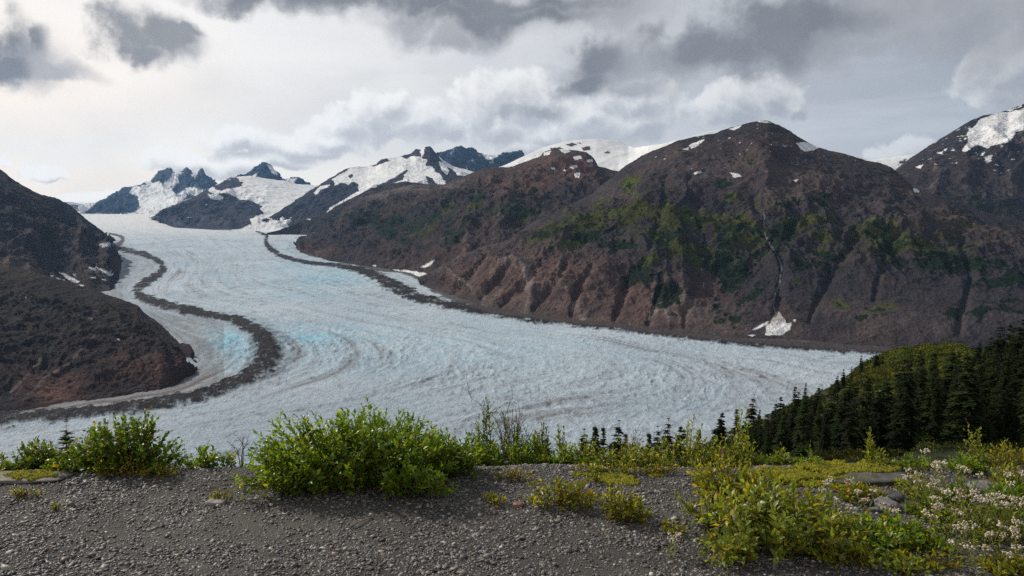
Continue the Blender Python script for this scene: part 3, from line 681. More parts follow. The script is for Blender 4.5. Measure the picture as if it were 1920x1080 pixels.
# --- main mountain
def main_mountain():
    M = mountain([[(786, 521, 3520), (800, 515, 3500), (830, 497, 3450), (863, 477, 3450), (900, 462, 3450), (930, 453, 3450), (963, 446, 3450), (985, 425, 3450), (1013, 407, 3450), (1040, 396, 3450), (1075, 380, 3450), (1110, 364, 3450), (1140, 338, 3450), (1170, 312, 3500), (1200, 294, 3500), (1220, 284, 3500), (1245, 275, 3500), (1270, 264, 3500), (1290, 259, 3500), (1310, 255, 3500), (1340, 250, 3500), (1360, 242, 3500), (1385, 235, 3500), (1405, 230, 3500), (1425, 226, 3500), (1440, 227, 3500), (1460, 234, 3500), (1480, 245, 3480), (1500, 258, 3460), (1530, 275, 3440), (1560, 283, 3420), (1590, 290, 3400), (1620, 300, 3350), (1650, 306, 3300), (1670, 313, 3250), (1690, 328, 3200), (1705, 345, 3150), (1720, 356, 3100), (1750, 364, 3050), (1790, 378, 3000), (1830, 392, 2950), (1870, 404, 2900), (1920, 415, 2850), (2100, 440, 2750), (2400, 470, 2600)],
                  [(786, 526), (850, 500), (950, 466), (1050, 425), (1150, 385), (1250, 345), (1350, 325), (1440, 315), (1550, 345), (1650, 375), (1800, 430), (1950, 460), (2400, 520)],
                  [(786, 530), (850, 520), (950, 500), (1050, 485), (1150, 478), (1250, 490), (1350, 505), (1500, 505), (1650, 510), (1800, 530), (1950, 545), (2400, 590)],
                  [(786, 534), (830, 550), (900, 573), (1000, 592), (1100, 604), (1250, 620), (1400, 632), (1550, 643), (1700, 654), (1900, 668), (2400, 700)]],
                 1050, 460, [.62, .22], amp=42, lam=240, crest_amp=5, back=1100, seed=12, aniso=0.28, calm=[(1750, 580, 420, 75, .95), (1400, 330, 200, 50, .5)])
    PX, PY = M['PX'], M['PY']
    # pull out the buttresses of the lower cliffs and cut the two long gullies
    n1, n2, n3 = wn(M, 330, 5, 1), wn(M, 110, 5, 2), wn(M, 40, 4, 3)
    col = lerp(ROCK * .95, BROWN * 1.1, sstep(n1 + .5 * n2, -0.2, 0.35))
    scree = blobs(PX, PY, [(1330, 320, 90, 24, .9), (1500, 330, 110, 40, .7), (1480, 360, 60, 30, .8), (1150, 360, 50, 24, .8), (1240, 300, 60, 30, .5), (1700, 600, 300, 40, .5), (1400, 620, 300, 16, .8), (1650, 380, 70, 30, .6), (1000, 580, 200, 16, .6)])
    col = lerp(col, np.array((0.120, 0.096, 0.091)), np.clip(scree * (0.7 + n2), 0, 1) * .85)
    cliff = blobs(PX, PY, [(1000, 520, 190, 55, 1.1), (1180, 555, 130, 45, 1.0), (880, 520, 60, 30, .9), (1090, 560, 60, 35, 1.1), (1240, 580, 60, 35, .9), (1330, 560, 60, 40, .5), (1060, 600, 260, 18, .8), (950, 540, 80, 30, 1.1)]) * 1.25
    col = lerp(col, lerp(np.array((0.135, 0.088, 0.078)), PALE * 1.25, sstep(M['rg'] + n2 * .6 + n3 * .6, .30, .80)), np.clip(cliff * (0.75 + .8 * n2), 0, .95))
    mead = blobs(PX, PY, [(1120, 410, 70, 22, 1, -25), (1040, 430, 60, 16, 1, -25), (1180, 345, 26, 14, .9, -40), (1250, 420, 50, 60, 1.05), (1290, 470, 70, 40, .95), (1190, 400, 60, 30, .9, -30), (1400, 440, 80, 50, .75), (1500, 420, 60, 18, .85), (1530, 410, 50, 12, .9), (1620, 440, 90, 30, .6), (1100, 440, 60, 16, .95, -25), (1400, 380, 70, 20, .5), (1220, 480, 40, 30, .9), (1550, 470, 90, 40, .45), (1700, 480, 120, 30, .5), (1850, 480, 120, 30, .4), (1650, 560, 160, 30, .35), (1500, 540, 60, 40, .4)])
    mead = np.maximum(mead, .62 * blobs(PX, PY, [(1300, 430, 330, 70, 1, 8), (1650, 450, 300, 60, 1, 8)]))
    mm = sstep(mead + n2 * .9 + n1 * .3 + n3 * .45, .34, .62)
    mcol = lerp(MEADOW * .7, MEADOW * 1.7, sstep(n2 + n3 * .5, -.1, .45))
    col = lerp(col, mcol, mm * .92)
    bush = blobs(PX, PY, [(1110, 445, 50, 14, 1.1, 5), (1160, 460, 60, 14, 1, 5), (1020, 440, 40, 10, .9), (1210, 520, 40, 30, 1, 0), (1250, 545, 46, 30, 1), (1380, 530, 36, 60, .9, 30), (1370, 500, 70, 30, .7), (1400, 550, 40, 26, .9), (1150, 430, 40, 12, .7), (1350, 440, 40, 40, .6), (1260, 365, 60, 12, .5), (1350, 345, 30, 10, .8), (1500, 380, 60, 20, .5),
                          (1740, 490, 120, 22, 1), (1830, 500, 100, 24, .9), (1660, 470, 60, 20, .7), (1900, 520, 120, 26, .8), (1600, 430, 50, 24, .5), (1520, 560, 30, 14, .6), (1460, 450, 70, 70, .5), (1560, 480, 60, 14, .6), (1640, 320, 40, 14, .6), (1420, 240, 60, 10, .3), (1500, 500, 40, 20, .6), (1940, 570, 200, 30, .5)])
    col = lerp(col, BUSHC, sstep(np.maximum(bush, .42 * blobs(PX, PY, [(1350, 460, 420, 80, 1, 5), (1700, 480, 300, 60, 1, 5)])) + n2 * 1.3 + n3 * .7, .50, .66) * .95)
    dots = sstep(wn(M, 26, 3, 14), 0.33, 0.42) * sstep(PY, 400, 470) * sstep(PX, 1300, 1500)
    col = lerp(col, BUSHC * 1.2, dots * .75)
    sn = patches(M, [[(1290, 273), (1312, 263), (1322, 261), (1310, 272), (1296, 279)], [(1366, 242), (1386, 235), (1392, 236), (1376, 244)], [(1418, 226), (1440, 227), (1445, 231), (1424, 229)], [(1494, 268), (1510, 266), (1536, 276), (1526, 282), (1508, 284), (1498, 276)],
                     [(1300, 324), (1312, 320), (1316, 323), (1304, 327)], [(1368, 323), (1384, 326), (1392, 331), (1376, 333)], [(1486, 338), (1496, 336), (1492, 342)], [(1711, 354), (1720, 352), (1724, 360), (1715, 361)], [(1280, 280), (1290, 276), (1290, 281)],
                     [(1434, 628), (1437, 612), (1445, 604), (1452, 590), (1460, 580), (1466, 592), (1476, 606), (1486, 604), (1482, 616), (1466, 628), (1440, 630)], [(1408, 619), (1430, 606), (1442, 602), (1440, 608), (1418, 617)], [(1486, 600), (1494, 598), (1492, 603)], [(1402, 629), (1416, 627), (1412, 631)]], 1.6, 34)
    tip = sstep(PY, 614, 588) * (PX > 1300) * (PY > 500)
    sc = lerp(SNOW, DIRTYSNOW, np.clip(tip + (n3 > .15) * .4 * (PY > 500), 0, 1))
    speck = sstep(wn(M, 20, 2, 21), .52, .56) * sstep(PY, 340, 280)
    col = lerp(col, sc, np.maximum(sn, speck * .8))
    # thin meltwater stream in the central gully
    stl = catmull(np.array([(1432, 395, 0.7), (1438, 440, 0.8), (1458, 470, 0.8), (1468, 500, 0.9), (1462, 530, 1.0), (1452, 560, 1.0), (1456, 585, 1.0)], float), 4)
    k = (PX > 1380) & (PX < 1520)
    d, ex, _ = poly_dist(PX[k] + n3[k] * 3, PY[k], stl)
    f = np.zeros(PX.shape); f[k] = sstep(d / ex[..., 0] + (n3[k] > .1) * .5, 1.6, .4) * .45
    col = lerp(col, np.array((0.45, 0.45, 0.46)), f)
    # gullies cut into the slope
    for line in ([(1250, 330, 5), (1240, 400, 6), (1222, 450, 6), (1205, 500, 6)], [(1410, 370, 5), (1430, 420, 6), (1462, 480, 7), (1466, 520, 7), (1455, 585, 6)], [(1610, 440, 5), (1570, 500, 6), (1535, 560, 6), (1515, 600, 4)],
                 [(1010, 490, 5), (975, 540, 7), (940, 572, 4)], [(1110, 500, 5), (1080, 545, 7), (1070, 590, 4)], [(1180, 520, 5), (1165, 560, 7), (1155, 600, 4)], [(910, 480, 4), (880, 520, 6), (850, 550, 4)], [(1240, 520, 5), (1232, 560, 6), (1215, 606, 4)], [(1060, 495, 4), (1030, 540, 5), (1000, 580, 4)], [(960, 490, 4), (925, 530, 5), (900, 560, 3)], [(1300, 540, 5), (1290, 580, 5), (1285, 612, 3)], [(1290, 330, 5), (1310, 400, 5), (1330, 480, 6)], [(1700, 420, 5), (1660, 480, 6), (1640, 560, 5)], [(1800, 440, 5), (1820, 520, 6), (1800, 620, 5)]):
        l = catmull(np.array(line, float), 4)
        d, ex, _ = poly_dist(PX + n2 * 12, PY, l)
        cut = np.exp(-(d / ex[..., 0]) ** 2 * 0.7) * ex[..., 0] * (3.6 if line[-1][1] > 545 and line[0][0] < 1300 else 2.0)
        M['P'][..., 2] -= cut * .7; M['P'][..., 1] += cut * .8
    finish('main_mountain', M, col)
main_mountain()

# --- left valley mountain
M = mountain([[(-500, 200, 4300), (-200, 255, 4300), (-60, 292, 4300), (0, 317, 4300), (12, 326, 4300), (24, 336, 4300), (45, 348, 4350), (62, 358, 4400), (80, 365, 4500), (105, 371, 4700), (130, 384, 5000), (145, 396, 5200), (160, 410, 5500), (180, 424, 5900), (200, 440, 6500), (207, 447, 6800), (214, 455, 6800)],
              [(-500, 320), (-200, 350), (0, 385), (60, 402), (110, 415), (160, 430), (205, 452)],
              [(-500, 430), (-200, 450), (0, 465), (60, 470), (120, 475), (205, 462)],
              [(-500, 560), (-200, 560), (0, 560), (100, 556), (180, 550), (212, 541), (226, 524), (222, 508), (230, 490)]], 520, 300, [.55, .25], amp=60, lam=420, crest_amp=8, back=1200, seed=13)
col = rockcol(M, ROCK * .95, BROWN * 1.0)
mb = blobs(M['PX'], M['PY'], [(60, 400, 80, 22, .6, 30), (100, 440, 60, 14, .6, 30), (30, 360, 40, 14, .5)])
col = lerp(col, MEADOW * .5, sstep(mb + wn(M, 150, 5, 3) * .8, .45, .8) * .8)
sn = patches(M, [[(110, 510), (118, 512), (138, 522), (150, 528), (145, 531), (128, 525)], [(166, 500), (176, 503), (180, 508), (172, 506)], [(178, 500), (200, 508), (214, 514), (206, 518), (192, 510)], [(92, 516), (102, 516), (98, 519)], [(104, 521), (120, 525), (124, 529), (112, 527)], [(168, 520), (180, 519), (180, 522)], [(188, 522), (202, 525), (198, 527)], [(146, 534), (158, 535), (156, 538)], [(134, 514), (142, 514), (142, 518)], [(84, 523), (90, 523), (88, 525)],
                 [(186, 457), (204, 454), (216, 457), (206, 462), (190, 463)], [(24, 335), (33, 338), (30, 341)], [(28, 519), (32, 519), (30, 521)]], 1.5, 70)
finish('valley_mountain', M, lerp(col, SNOW, sn))

# --- near rocky hill, lower left
def rocky_hill():
    M = mountain([[(-500, 440, 2300), (-200, 470, 2300), (-60, 484, 2300), (0, 494, 2300), (40, 503, 2280), (80, 514, 2250), (130, 530, 2220), (165, 540, 2200), (200, 552, 2180), (230, 562, 2150), (258, 573, 2120), (270, 590, 2080), (290, 605, 2040), (312, 628, 1980), (335, 645, 1920), (352, 650, 1860), (364, 662, 1800), (369, 680, 1730), (370, 692, 1700)],
                  [(-500, 520), (-200, 545), (0, 575), (100, 590), (200, 605), (280, 630), (330, 650), (369, 688)],
                  [(-500, 640), (-200, 650), (0, 660), (100, 660), (200, 660), (280, 665), (340, 678), (369, 692)],
                  [(-500, 790), (-200, 780), (0, 771), (60, 768), (140, 757), (230, 747), (300, 738), (335, 724), (358, 706), (369, 695)]], 560, 360, [.66, .26], amp=30, lam=190, crest_amp=4, back=900, seed=14)
    PX, PY = M['PX'], M['PY']
    n2, n3 = wn(M, 90, 5, 2), wn(M, 30, 4, 3)
    col = rockcol(M, ROCK * .78, BROWN * .72, PALE * .6)
    top = sstep(PY, 690, 600)
    col = lerp(col, np.array((0.052, 0.046, 0.036)), top * sstep(n2, -.2, .35) * .85)
    red = blobs(PX, PY, [(100, 740, 48, 26, 1.2), (130, 715, 30, 20, .8), (300, 690, 50, 34, .8), (240, 680, 60, 40, .4), (335, 670, 20, 14, .8), (60, 730, 30, 34, .5)])
    col = lerp(col, RED * 1.05, np.clip(red * (.65 + n2), 0, .9))
    for line in ([(55, 740, 3), (90, 705, 3), (125, 685, 3), (180, 625, 2)], [(20, 735, 2.5), (50, 705, 2.5), (80, 670, 2)], [(170, 595, 4), (182, 585, 4)]):
        l = catmull(np.array(line, float), 4)
        d, ex, _ = poly_dist(PX + n3 * 8, PY + n2 * 5, l)
        col = lerp(col, PALE, sstep(d / ex[..., 0], 1.5, .4) * .6)
    sn = patches(M, [[(219, 636), (224, 635), (223, 638)], [(46, 557), (50, 557), (48, 559)]], .8, 30)
    finish('rocky_hill', M, lerp(col, SNOW, sn))
rocky_hill()
# ------------------------------------------------------------------ air
def build_haze():
    lo, hi = np.array((-30000, -60, -520.0)), np.array((30000, 25500, 2600.0))
    lo[1] = -2000
    v = np.array([[x, y, z] for x in (lo[0], hi[0]) for y in (lo[1], hi[1]) for z in (lo[2], hi[2])])
    f = np.array([[0, 1, 3, 2], [4, 6, 7, 5], [0, 4, 5, 1], [2, 3, 7, 6], [0, 2, 6, 4], [1, 5, 7, 3]])
    m = bpy.data.materials.new('haze_air'); m.use_nodes = True
    nt = m.node_tree; nt.nodes.clear()
    vol = nt.nodes.new('ShaderNodeVolumePrincipled')
    vol.inputs['Color'].default_value = (0.34, 0.60, 1.0, 1)
    vol.inputs['Density'].default_value = 0.0000125
    vol.inputs['Anisotropy'].default_value = 0.2
    out = nt.nodes.new('ShaderNodeOutputMaterial'); nt.links.new(vol.outputs[0], out.inputs['Volume'])
    o = new_mesh('haze', v, f, m); tag(o, kind='stuff')
build_haze()
#==FOREGROUND==
# ------------------------------------------------------------------ near ground
def leaf_mat(name, trans=0.50, rough=0.36, tcol=(1.9, 1.65, 0.35), spec=.45):
    m, nt, b = new_mat(name); N, L = nt.nodes, nt.links
    at = N.new('ShaderNodeAttribute'); at.attribute_name = 'Col'
    tc = N.new('ShaderNodeTexCoord')
    n = N.new('ShaderNodeTexNoise'); n.inputs['Scale'].default_value = 55; n.inputs['Detail'].default_value = 3
    L.new(tc.outputs['Object'], n.inputs['Vector'])
    mr = N.new('ShaderNodeMapRange'); mr.inputs['To Min'].default_value = .72; mr.inputs['To Max'].default_value = 1.28
    L.new(n.outputs['Fac'], mr.inputs['Value'])
    sc = N.new('ShaderNodeVectorMath'); sc.operation = 'SCALE'; L.new(at.outputs['Color'], sc.inputs[0]); L.new(mr.outputs[0], sc.inputs['Scale'])
    L.new(sc.outputs[0], b.inputs['Base Color'])
    b.inputs['Roughness'].default_value = rough; b.inputs['Specular IOR Level'].default_value = spec
    t = N.new('ShaderNodeBsdfTranslucent')
    tm = N.new('ShaderNodeVectorMath'); tm.operation = 'MULTIPLY'; L.new(sc.outputs[0], tm.inputs[0]); tm.inputs[1].default_value = tcol
    L.new(tm.outputs[0], t.inputs['Color'])
    mx = N.new('ShaderNodeMixShader'); mx.inputs[0].default_value = trans
    L.new(b.outputs[0], mx.inputs[1]); L.new(t.outputs[0], mx.inputs[2])
    L.new(mx.outputs[0], nt.nodes['Material Output'].inputs['Surface'])
    return m
MAT_LEAF = leaf_mat('willow_leaf')
MAT_NEEDLE = leaf_mat('conifer_needles', trans=0.15, rough=0.8, tcol=(1.3, 1.3, .5), spec=.12)
MAT_STEM = terrain_mat('bark_stem', (30.0,), .3, .3, .004, rough=.75)
MAT_BARK = terrain_mat('conifer_bark', (2.0,), .3, .4, .05)
MAT_PETAL = leaf_mat('dry_flower', trans=0.25, rough=0.8, tcol=(1, 1, 1))
MAT_STONE = terrain_mat('stone', (18.0, 70.0), .35, .5, .01, rough=.62, spec=.15)
MAT_GROUND = terrain_mat('grit', (28.0, 110.0, 300.0), .55, .9, .012, rough=.8, spec=.35)
MAT_PEBBLE = terrain_mat('pebble', (60.0,), .18, .25, .003, rough=.55, spec=.45)
MAT_MOSS = terrain_mat('moss', (60.0, 180.0), .5, .9, .01, rough=.9)
MAT_HILL = terrain_mat('hillside_ground', (0.25, 1.3), .45, .6, 1.0)

def lipY(x):
    x = np.asarray(x, float)
    return 4.66 + 0.10 * perlin(x * 0.7, 3.1, 0) + 0.05 * perlin(x * 2.3, 1.1, 5) - 0.12 * sstep(x, -1.2, -2.6)
def gz(x, y):
    x, y = np.asarray(x, float), np.asarray(y, float)
    d = np.maximum(y - lipY(x), 0)
    z = -0.62 * (np.sqrt(d * d + 0.04) - 0.2) - 0.004 * d * d * (d < 10)
    z = z + 0.018 * perlin(x * .9, y * .9, 2) + 0.007 * perlin(x * 3.1, y * 3.1, 4)
    return z
def ground_pt(px, py):
    """where a sight line meets the flat near ground"""
    dx, dy, dz = ray(px, py); t = -CAM_Z / dz
    for _ in range(3):
        t = (gz(dx * t, dy * t) - CAM_Z) / dz
    return float(dx * t), float(dy * t), float(gz(dx * t, dy * t))

def build_ground():
    xs = np.concatenate([-np.geomspace(60, 6.2, 30), np.arange(-6, 6.001, 0.035), np.geomspace(6.2, 60, 30)])
    ys = np.concatenate([[-30, -15, -8, -4, -2, -.5, .5, 1.2, 1.8, 2.3], np.arange(2.6, 5.6, 0.028), np.geomspace(5.65, 60, 50)])
    X, Y = np.meshgrid(xs, ys); Z = gz(X, Y) + 0.006 * fbm(X * 7, Y * 7, 1, 4) + .004 * fbm(X * 26, Y * 26, 3, 3)
    n = fbm(X * 1.2, Y * 1.2, 8, 5)
    c = lerp((0.060, 0.055, 0.050), (0.105, 0.096, 0.086), sstep(n, -.35, .35))
    g = sstep(Y - lipY(X), 0.35, 1.2)
    c = lerp(c, np.array((0.045, 0.052, 0.020)), g)
    o = new_mesh('gravel_ground', np.stack([X, Y, Z], -1), grid_faces(len(ys), len(xs))[:, ::-1], MAT_GROUND, smooth=True, cols=c)
    tag(o, kind='structure')
build_ground()

ICO_V = None
def ico():
    p = (1 + 5 ** .5) / 2
    v = np.array([(-1, p, 0), (1, p, 0), (-1, -p, 0), (1, -p, 0), (0, -1, p), (0, 1, p), (0, -1, -p), (0, 1, -p), (p, 0, -1), (p, 0, 1), (-p, 0, -1), (-p, 0, 1)], float)
    v /= np.linalg.norm(v[0])
    f = np.array([(0, 11, 5), (0, 5, 1), (0, 1, 7), (0, 7, 10), (0, 10, 11), (1, 5, 9), (5, 11, 4), (11, 10, 2), (10, 7, 6), (7, 1, 8), (3, 9, 4), (3, 4, 2), (3, 2, 6), (3, 6, 8), (3, 8, 9), (4, 9, 5), (2, 4, 11), (6, 2, 10), (8, 6, 7), (9, 8, 1)])
    return v, f
OCT_V = np.array([(1, 0, 0), (0, 1, 0), (-1, 0, 0), (0, -1, 0), (0, 0, 1), (0, 0, -1)], float)
OCT_F = np.array([(0, 1, 4), (1, 2, 4), (2, 3, 4), (3, 0, 4), (1, 0, 5), (2, 1, 5), (3, 2, 5), (0, 3, 5)])

def pebbles(rs, x, y, size, z0=None):
    """one closed shard per point"""
    n = len(x); V, F = ico()
    jit = 1 + rs.uniform(-.28, .28, (n, 12, 1))
    v = V[None] * jit
    ax = np.stack([size * rs.uniform(.8, 1.6, n), size * rs.uniform(.6, 1.0, n), size * rs.uniform(.22, .60, n)], -1) * .5
    v = v * ax[:, None, :]
    a = rs.uniform(0, 2 * np.pi, n); t = rs.normal(0, .28, n)
    ca, sa, ct, st = np.cos(a), np.sin(a), np.cos(t), np.sin(t)
    x1 = v[..., 0] * ct[:, None] - v[..., 2] * st[:, None]; z1 = v[..., 0] * st[:, None] + v[..., 2] * ct[:, None]
    x2 = x1 * ca[:, None] - v[..., 1] * sa[:, None]; y2 = x1 * sa[:, None] + v[..., 1] * ca[:, None]
    z = (gz(x, y) if z0 is None else z0) + ax[:, 2] * rs.uniform(.0, .8, n)
    P = np.stack([x2 + x[:, None], y2 + y[:, None], z1 + z[:, None]], -1)
    f = F[None] + (np.arange(n) * 12)[:, None, None]
    return P.reshape(-1, 3), f.reshape(-1, 3)
def build_gravel():
    rs = np.random.RandomState(3)
    n = 240000
    y = 2.2 + (5.5 - 2.2) * rs.rand(n) ** .9
    x = (rs.rand(n) * 2 - 1) * (0.75 * y + 1.7)
    size = np.clip(rs.lognormal(np.log(.0093), .46, n), .004, .036)
    clump = fbm(x * 2.2, y * 2.2, 1, 4)
    size *= 1 + .5 * clump
    keep = rs.rand(n) < np.clip(.85 + clump, .35, 1)
    x, y, size = x[keep], y[keep], size[keep]; n = len(x)
    P, f = pebbles(rs, x, y, size)
    pal = np.array([(0.115, 0.105, 0.098), (0.075, 0.070, 0.070), (0.16, 0.15, 0.142), (0.22, 0.205, 0.19), (0.17, 0.135, 0.105), (0.12, 0.088, 0.078), (0.34, 0.32, 0.29), (0.10, 0.105, 0.11)])
    c = pal[rs.choice(8, n, p=[.26, .22, .17, .10, .09, .07, .03, .06])] * rs.uniform(.7, 1.6, (n, 1))
    o = new_mesh('gravel', P, f, MAT_PEBBLE, cols=np.repeat(c, 12, 0)); tag(o, kind='stuff')
build_gravel()

# ------------------------------------------------------------------ stones
def stone(px, py, sx, sy, sz, col, label, name='stone', seed=0, cat='stone', rot=0.0, group=None, zoff=0.0, Y=None):
    rs = np.random.RandomState(seed)
    if Y is None: x, y, z = ground_pt(px, py)
    else:
        p = P3(px, py, Y); x, y, z = p[0], p[1], float(gz(p[0], p[1]))
    nu, nv = 40, 20
    th, ph = np.meshgrid(np.linspace(0, 2 * np.pi, nu, endpoint=False), np.linspace(-np.pi / 2, np.pi / 2, nv))
    v = np.stack([np.cos(ph) * np.cos(th), np.cos(ph) * np.sin(th), np.sin(ph)], -1)
    v = np.sign(v) * np.abs(v) ** .72
    k = 1 + .28 * fbm(v[..., 0] * 1.3 + seed, v[..., 1] * 1.3, v[..., 2] * 1.3, 4)
    k = np.round(k * 9) / 9 * .5 + k * .5
    v = v * k[..., None] * np.array((sx, sy, sz)) * .5
    c, s = math.cos(rot), math.sin(rot)
    v = np.stack([v[..., 0] * c - v[..., 1] * s, v[..., 0] * s + v[..., 1] * c, v[..., 2]], -1)
    i = np.arange(nu * nv).reshape(nv, nu); j = np.roll(i, -1, 1)
    f = np.stack([i[:-1], j[:-1], j[1:], i[1:]], -1).reshape(-1, 4)
    w = v * 22
    n = fbm(w[..., 0], w[..., 1], w[..., 2] + seed, 4)
    cc = lerp(np.array(col) * .75, np.array(col) * 1.25, sstep(n, -.3, .3))
    o = new_mesh(name, v, f, MAT_STONE, smooth=True, cols=cc)
    o.location = (x, y, z + sz * .22 + zoff)
    tag(o, label, cat, group)
    return o
stone(405, 944, .11, .07, .03, (.27, .25, .225), 'pale flat stone lying alone on the dark gravel, left of the big bush', seed=1)
stone(972, 949, .060, .045, .03, (.24, .15, .10), 'small tan orange stone on the gravel beside the low willow sprigs', seed=2)
stone(478, 913, .05, .04, .035, (.22, .21, .20), 'small grey stone at the left foot of the big bush', seed=3)
stone(388, 876, .09, .06, .035, (.28, .26, .24), 'pale stone on the gravel rim between the two left bushes', seed=4)
stone(832, 985, .035, .03, .02, (.09, .085, .085), 'dark grey pebble-sized stone in the middle of the gravel', seed=5)
for k, (px, py, s, c, l) in enumerate([(1622, 944, .075, .10, 'grey angular rock at the left end of the small rock pile in the green plants'), (1650, 934, .09, .12, 'purple grey rock on top of the small rock pile in the green plants'),
                                    (1662, 952, .12, .22, 'broad pale flat rock at the front of the small rock pile'), (1640, 958, .05, .15, 'smallest grey rock in the small rock pile, in front'), (1682, 938, .07, .09, 'dark rock at the right end of the small rock pile')]):
    stone(px, py, s * 1.2, s * .8, s * .55, (c, c * .94, c * .93), l, name='rock', cat='rock', seed=20 + k, rot=k, group='rocks of the small rock pile')
stone(1665, 935, .16, .12, .05, (.10, .095, .095), 'dark slab rock behind the small rock pile below the mossy ledge', name='rock', cat='rock', seed=31)
stone(1602, 1048, .17, .10, .04, (.17, .16, .155), 'grey slab of stone flush with gravel in front of the right willow', seed=32)
stone(1845, 918, .20, .13, .06, (.16, .15, .145), 'grey flat rock among white flowers near the right edge', name='rock', cat='rock', seed=33)
stone(1905, 925, .16, .13, .05, (.14, .135, .13), 'dark grey rock at the right edge among the tall plants', name='rock', cat='rock', seed=34)
stone(1600, 888, .62, .34, .05, (.105, .10, .088), 'long flat grey ledge rock with yellow moss on the rim at right', name='ledge_rock', cat='rock', seed=35, Y=4.55)
stone(1470, 886, .40, .28, .035, (.14, .13, .12), 'low ledge rock half buried behind the right willow, mossy top', name='ledge_rock', cat='rock', seed=36, Y=4.55)
stone(50, 893, .50, .20, .032, (.18, .165, .14), 'low pale ledge rock with yellow moss at the left edge', name='ledge_rock', cat='rock', seed=37, Y=4.5)
def stick(p0, p1, r, label):
    a, b = np.array(ground_pt(*p0)), np.array(ground_pt(*p1)); a[2] += .012; b[2] += .014
    pts = np.linspace(a, b, 9); pts[:, 2] += .004 * np.sin(np.linspace(0, 5, 9)); 
    v, f = tube(pts, np.linspace(r, r * .5, 9), 6)
    o = new_mesh('twig', v, f, MAT_STEM, smooth=True, cols=np.tile((.26, .22, .19), (len(v), 1))); tag(o, label, 'twig')
def tube(pts, rad, k=5):
    pts = np.asarray(pts, float); n = len(pts)
    d = np.gradient(pts, axis=0); d /= np.linalg.norm(d, axis=1)[:, None] + 1e-9
    ref = np.array((0.3, .2, 1.0)) if abs(d[:, 2]).mean() < .7 else np.array((1.0, .2, .1))
    a = np.cross(d, ref); a /= np.linalg.norm(a, axis=1)[:, None] + 1e-9; b = np.cross(d, a)
    t = np.linspace(0, 2 * np.pi, k, endpoint=False)
    v = pts[:, None] + (a[:, None] * np.cos(t)[None, :, None] + b[:, None] * np.sin(t)[None, :, None]) * np.asarray(rad).reshape(-1, 1, 1)
    i = np.arange(n * k).reshape(n, k); j = np.roll(i, -1, 1)
    return v.reshape(-1, 3), np.stack([i[:-1], j[:-1], j[1:], i[1:]], -1).reshape(-1, 4)
stick((654, 993), (700, 971), .0045, 'thin pale dry twig lying across the gravel')
stick((1090, 1000), (1120, 1004), .003, 'short thin stalk lying on the gravel right of centre')

# ------------------------------------------------------------------ leafy plants
LEAF_T = np.array([  # along, across, lift
    (0, 0, 0), (.22, -.36, .05), (.22, .36, .05), (.58, -.46, .06), (.58, .46, .06), (1.0, 0, -.10), (.25, 0, 0), (.62, 0, -.01)], float)
LEAF_F3 = np.array([(0, 2, 6), (0, 6, 1), (7, 4, 5), (3, 7, 5)]); LEAF_F4 = np.array([(6, 2, 4, 7), (1, 6, 7, 3)])
def leaves(rs, pos, d, nrm, ln, wd, col):
    n = len(pos)
    d = d / (np.linalg.norm(d, axis=1)[:, None] + 1e-9)
    s = np.cross(d, nrm); s /= np.linalg.norm(s, axis=1)[:, None] + 1e-9
    u = np.cross(s, d)
    curl = rs.uniform(.4, 2.4, n)
    T = LEAF_T
    fold = rs.uniform(.4, 2.6, n)
    lift = T[None, :, 2] * np.where(T[None, :, 1] == 0, curl[:, None], fold[:, None])
    v = pos[:, None] + d[:, None] * (T[:, 0][None, :, None] * ln[:, None, None]) + s[:, None] * (T[:, 1][None, :, None] * wd[:, None, None]) + u[:, None] * (lift * ln[:, None])[..., None]
    o = (np.arange(n) * 8)[:, None, None]
    return v.reshape(-1, 3), (LEAF_F3[None] + o).reshape(-1, 3), (LEAF_F4[None] + o).reshape(-1, 4), np.repeat(col, 8, 0)
GREENS = {
    'willow': [(.082, .150, .014), (.105, .185, .018), (.060, .115, .012), (.14, .205, .022), (.20, .20, .022)],
    'dark': [(.050, .098, .012), (.070, .130, .014), (.038, .078, .010), (.10, .15, .018), (.17, .15, .02)],
    'pale': [(.12, .165, .035), (.15, .195, .040), (.095, .135, .030), (.185, .215, .055), (.26, .23, .05)],
    'yellow': [(.13, .165, .015), (.19, .195, .018), (.10, .135, .014), (.20, .19, .018), (.28, .15, .02)],
}
def bez(a, c, b, n):
    t = np.linspace(0, 1, n)[:, None]
    return (1 - t) ** 2 * a + 2 * (1 - t) * t * c + t * t * b
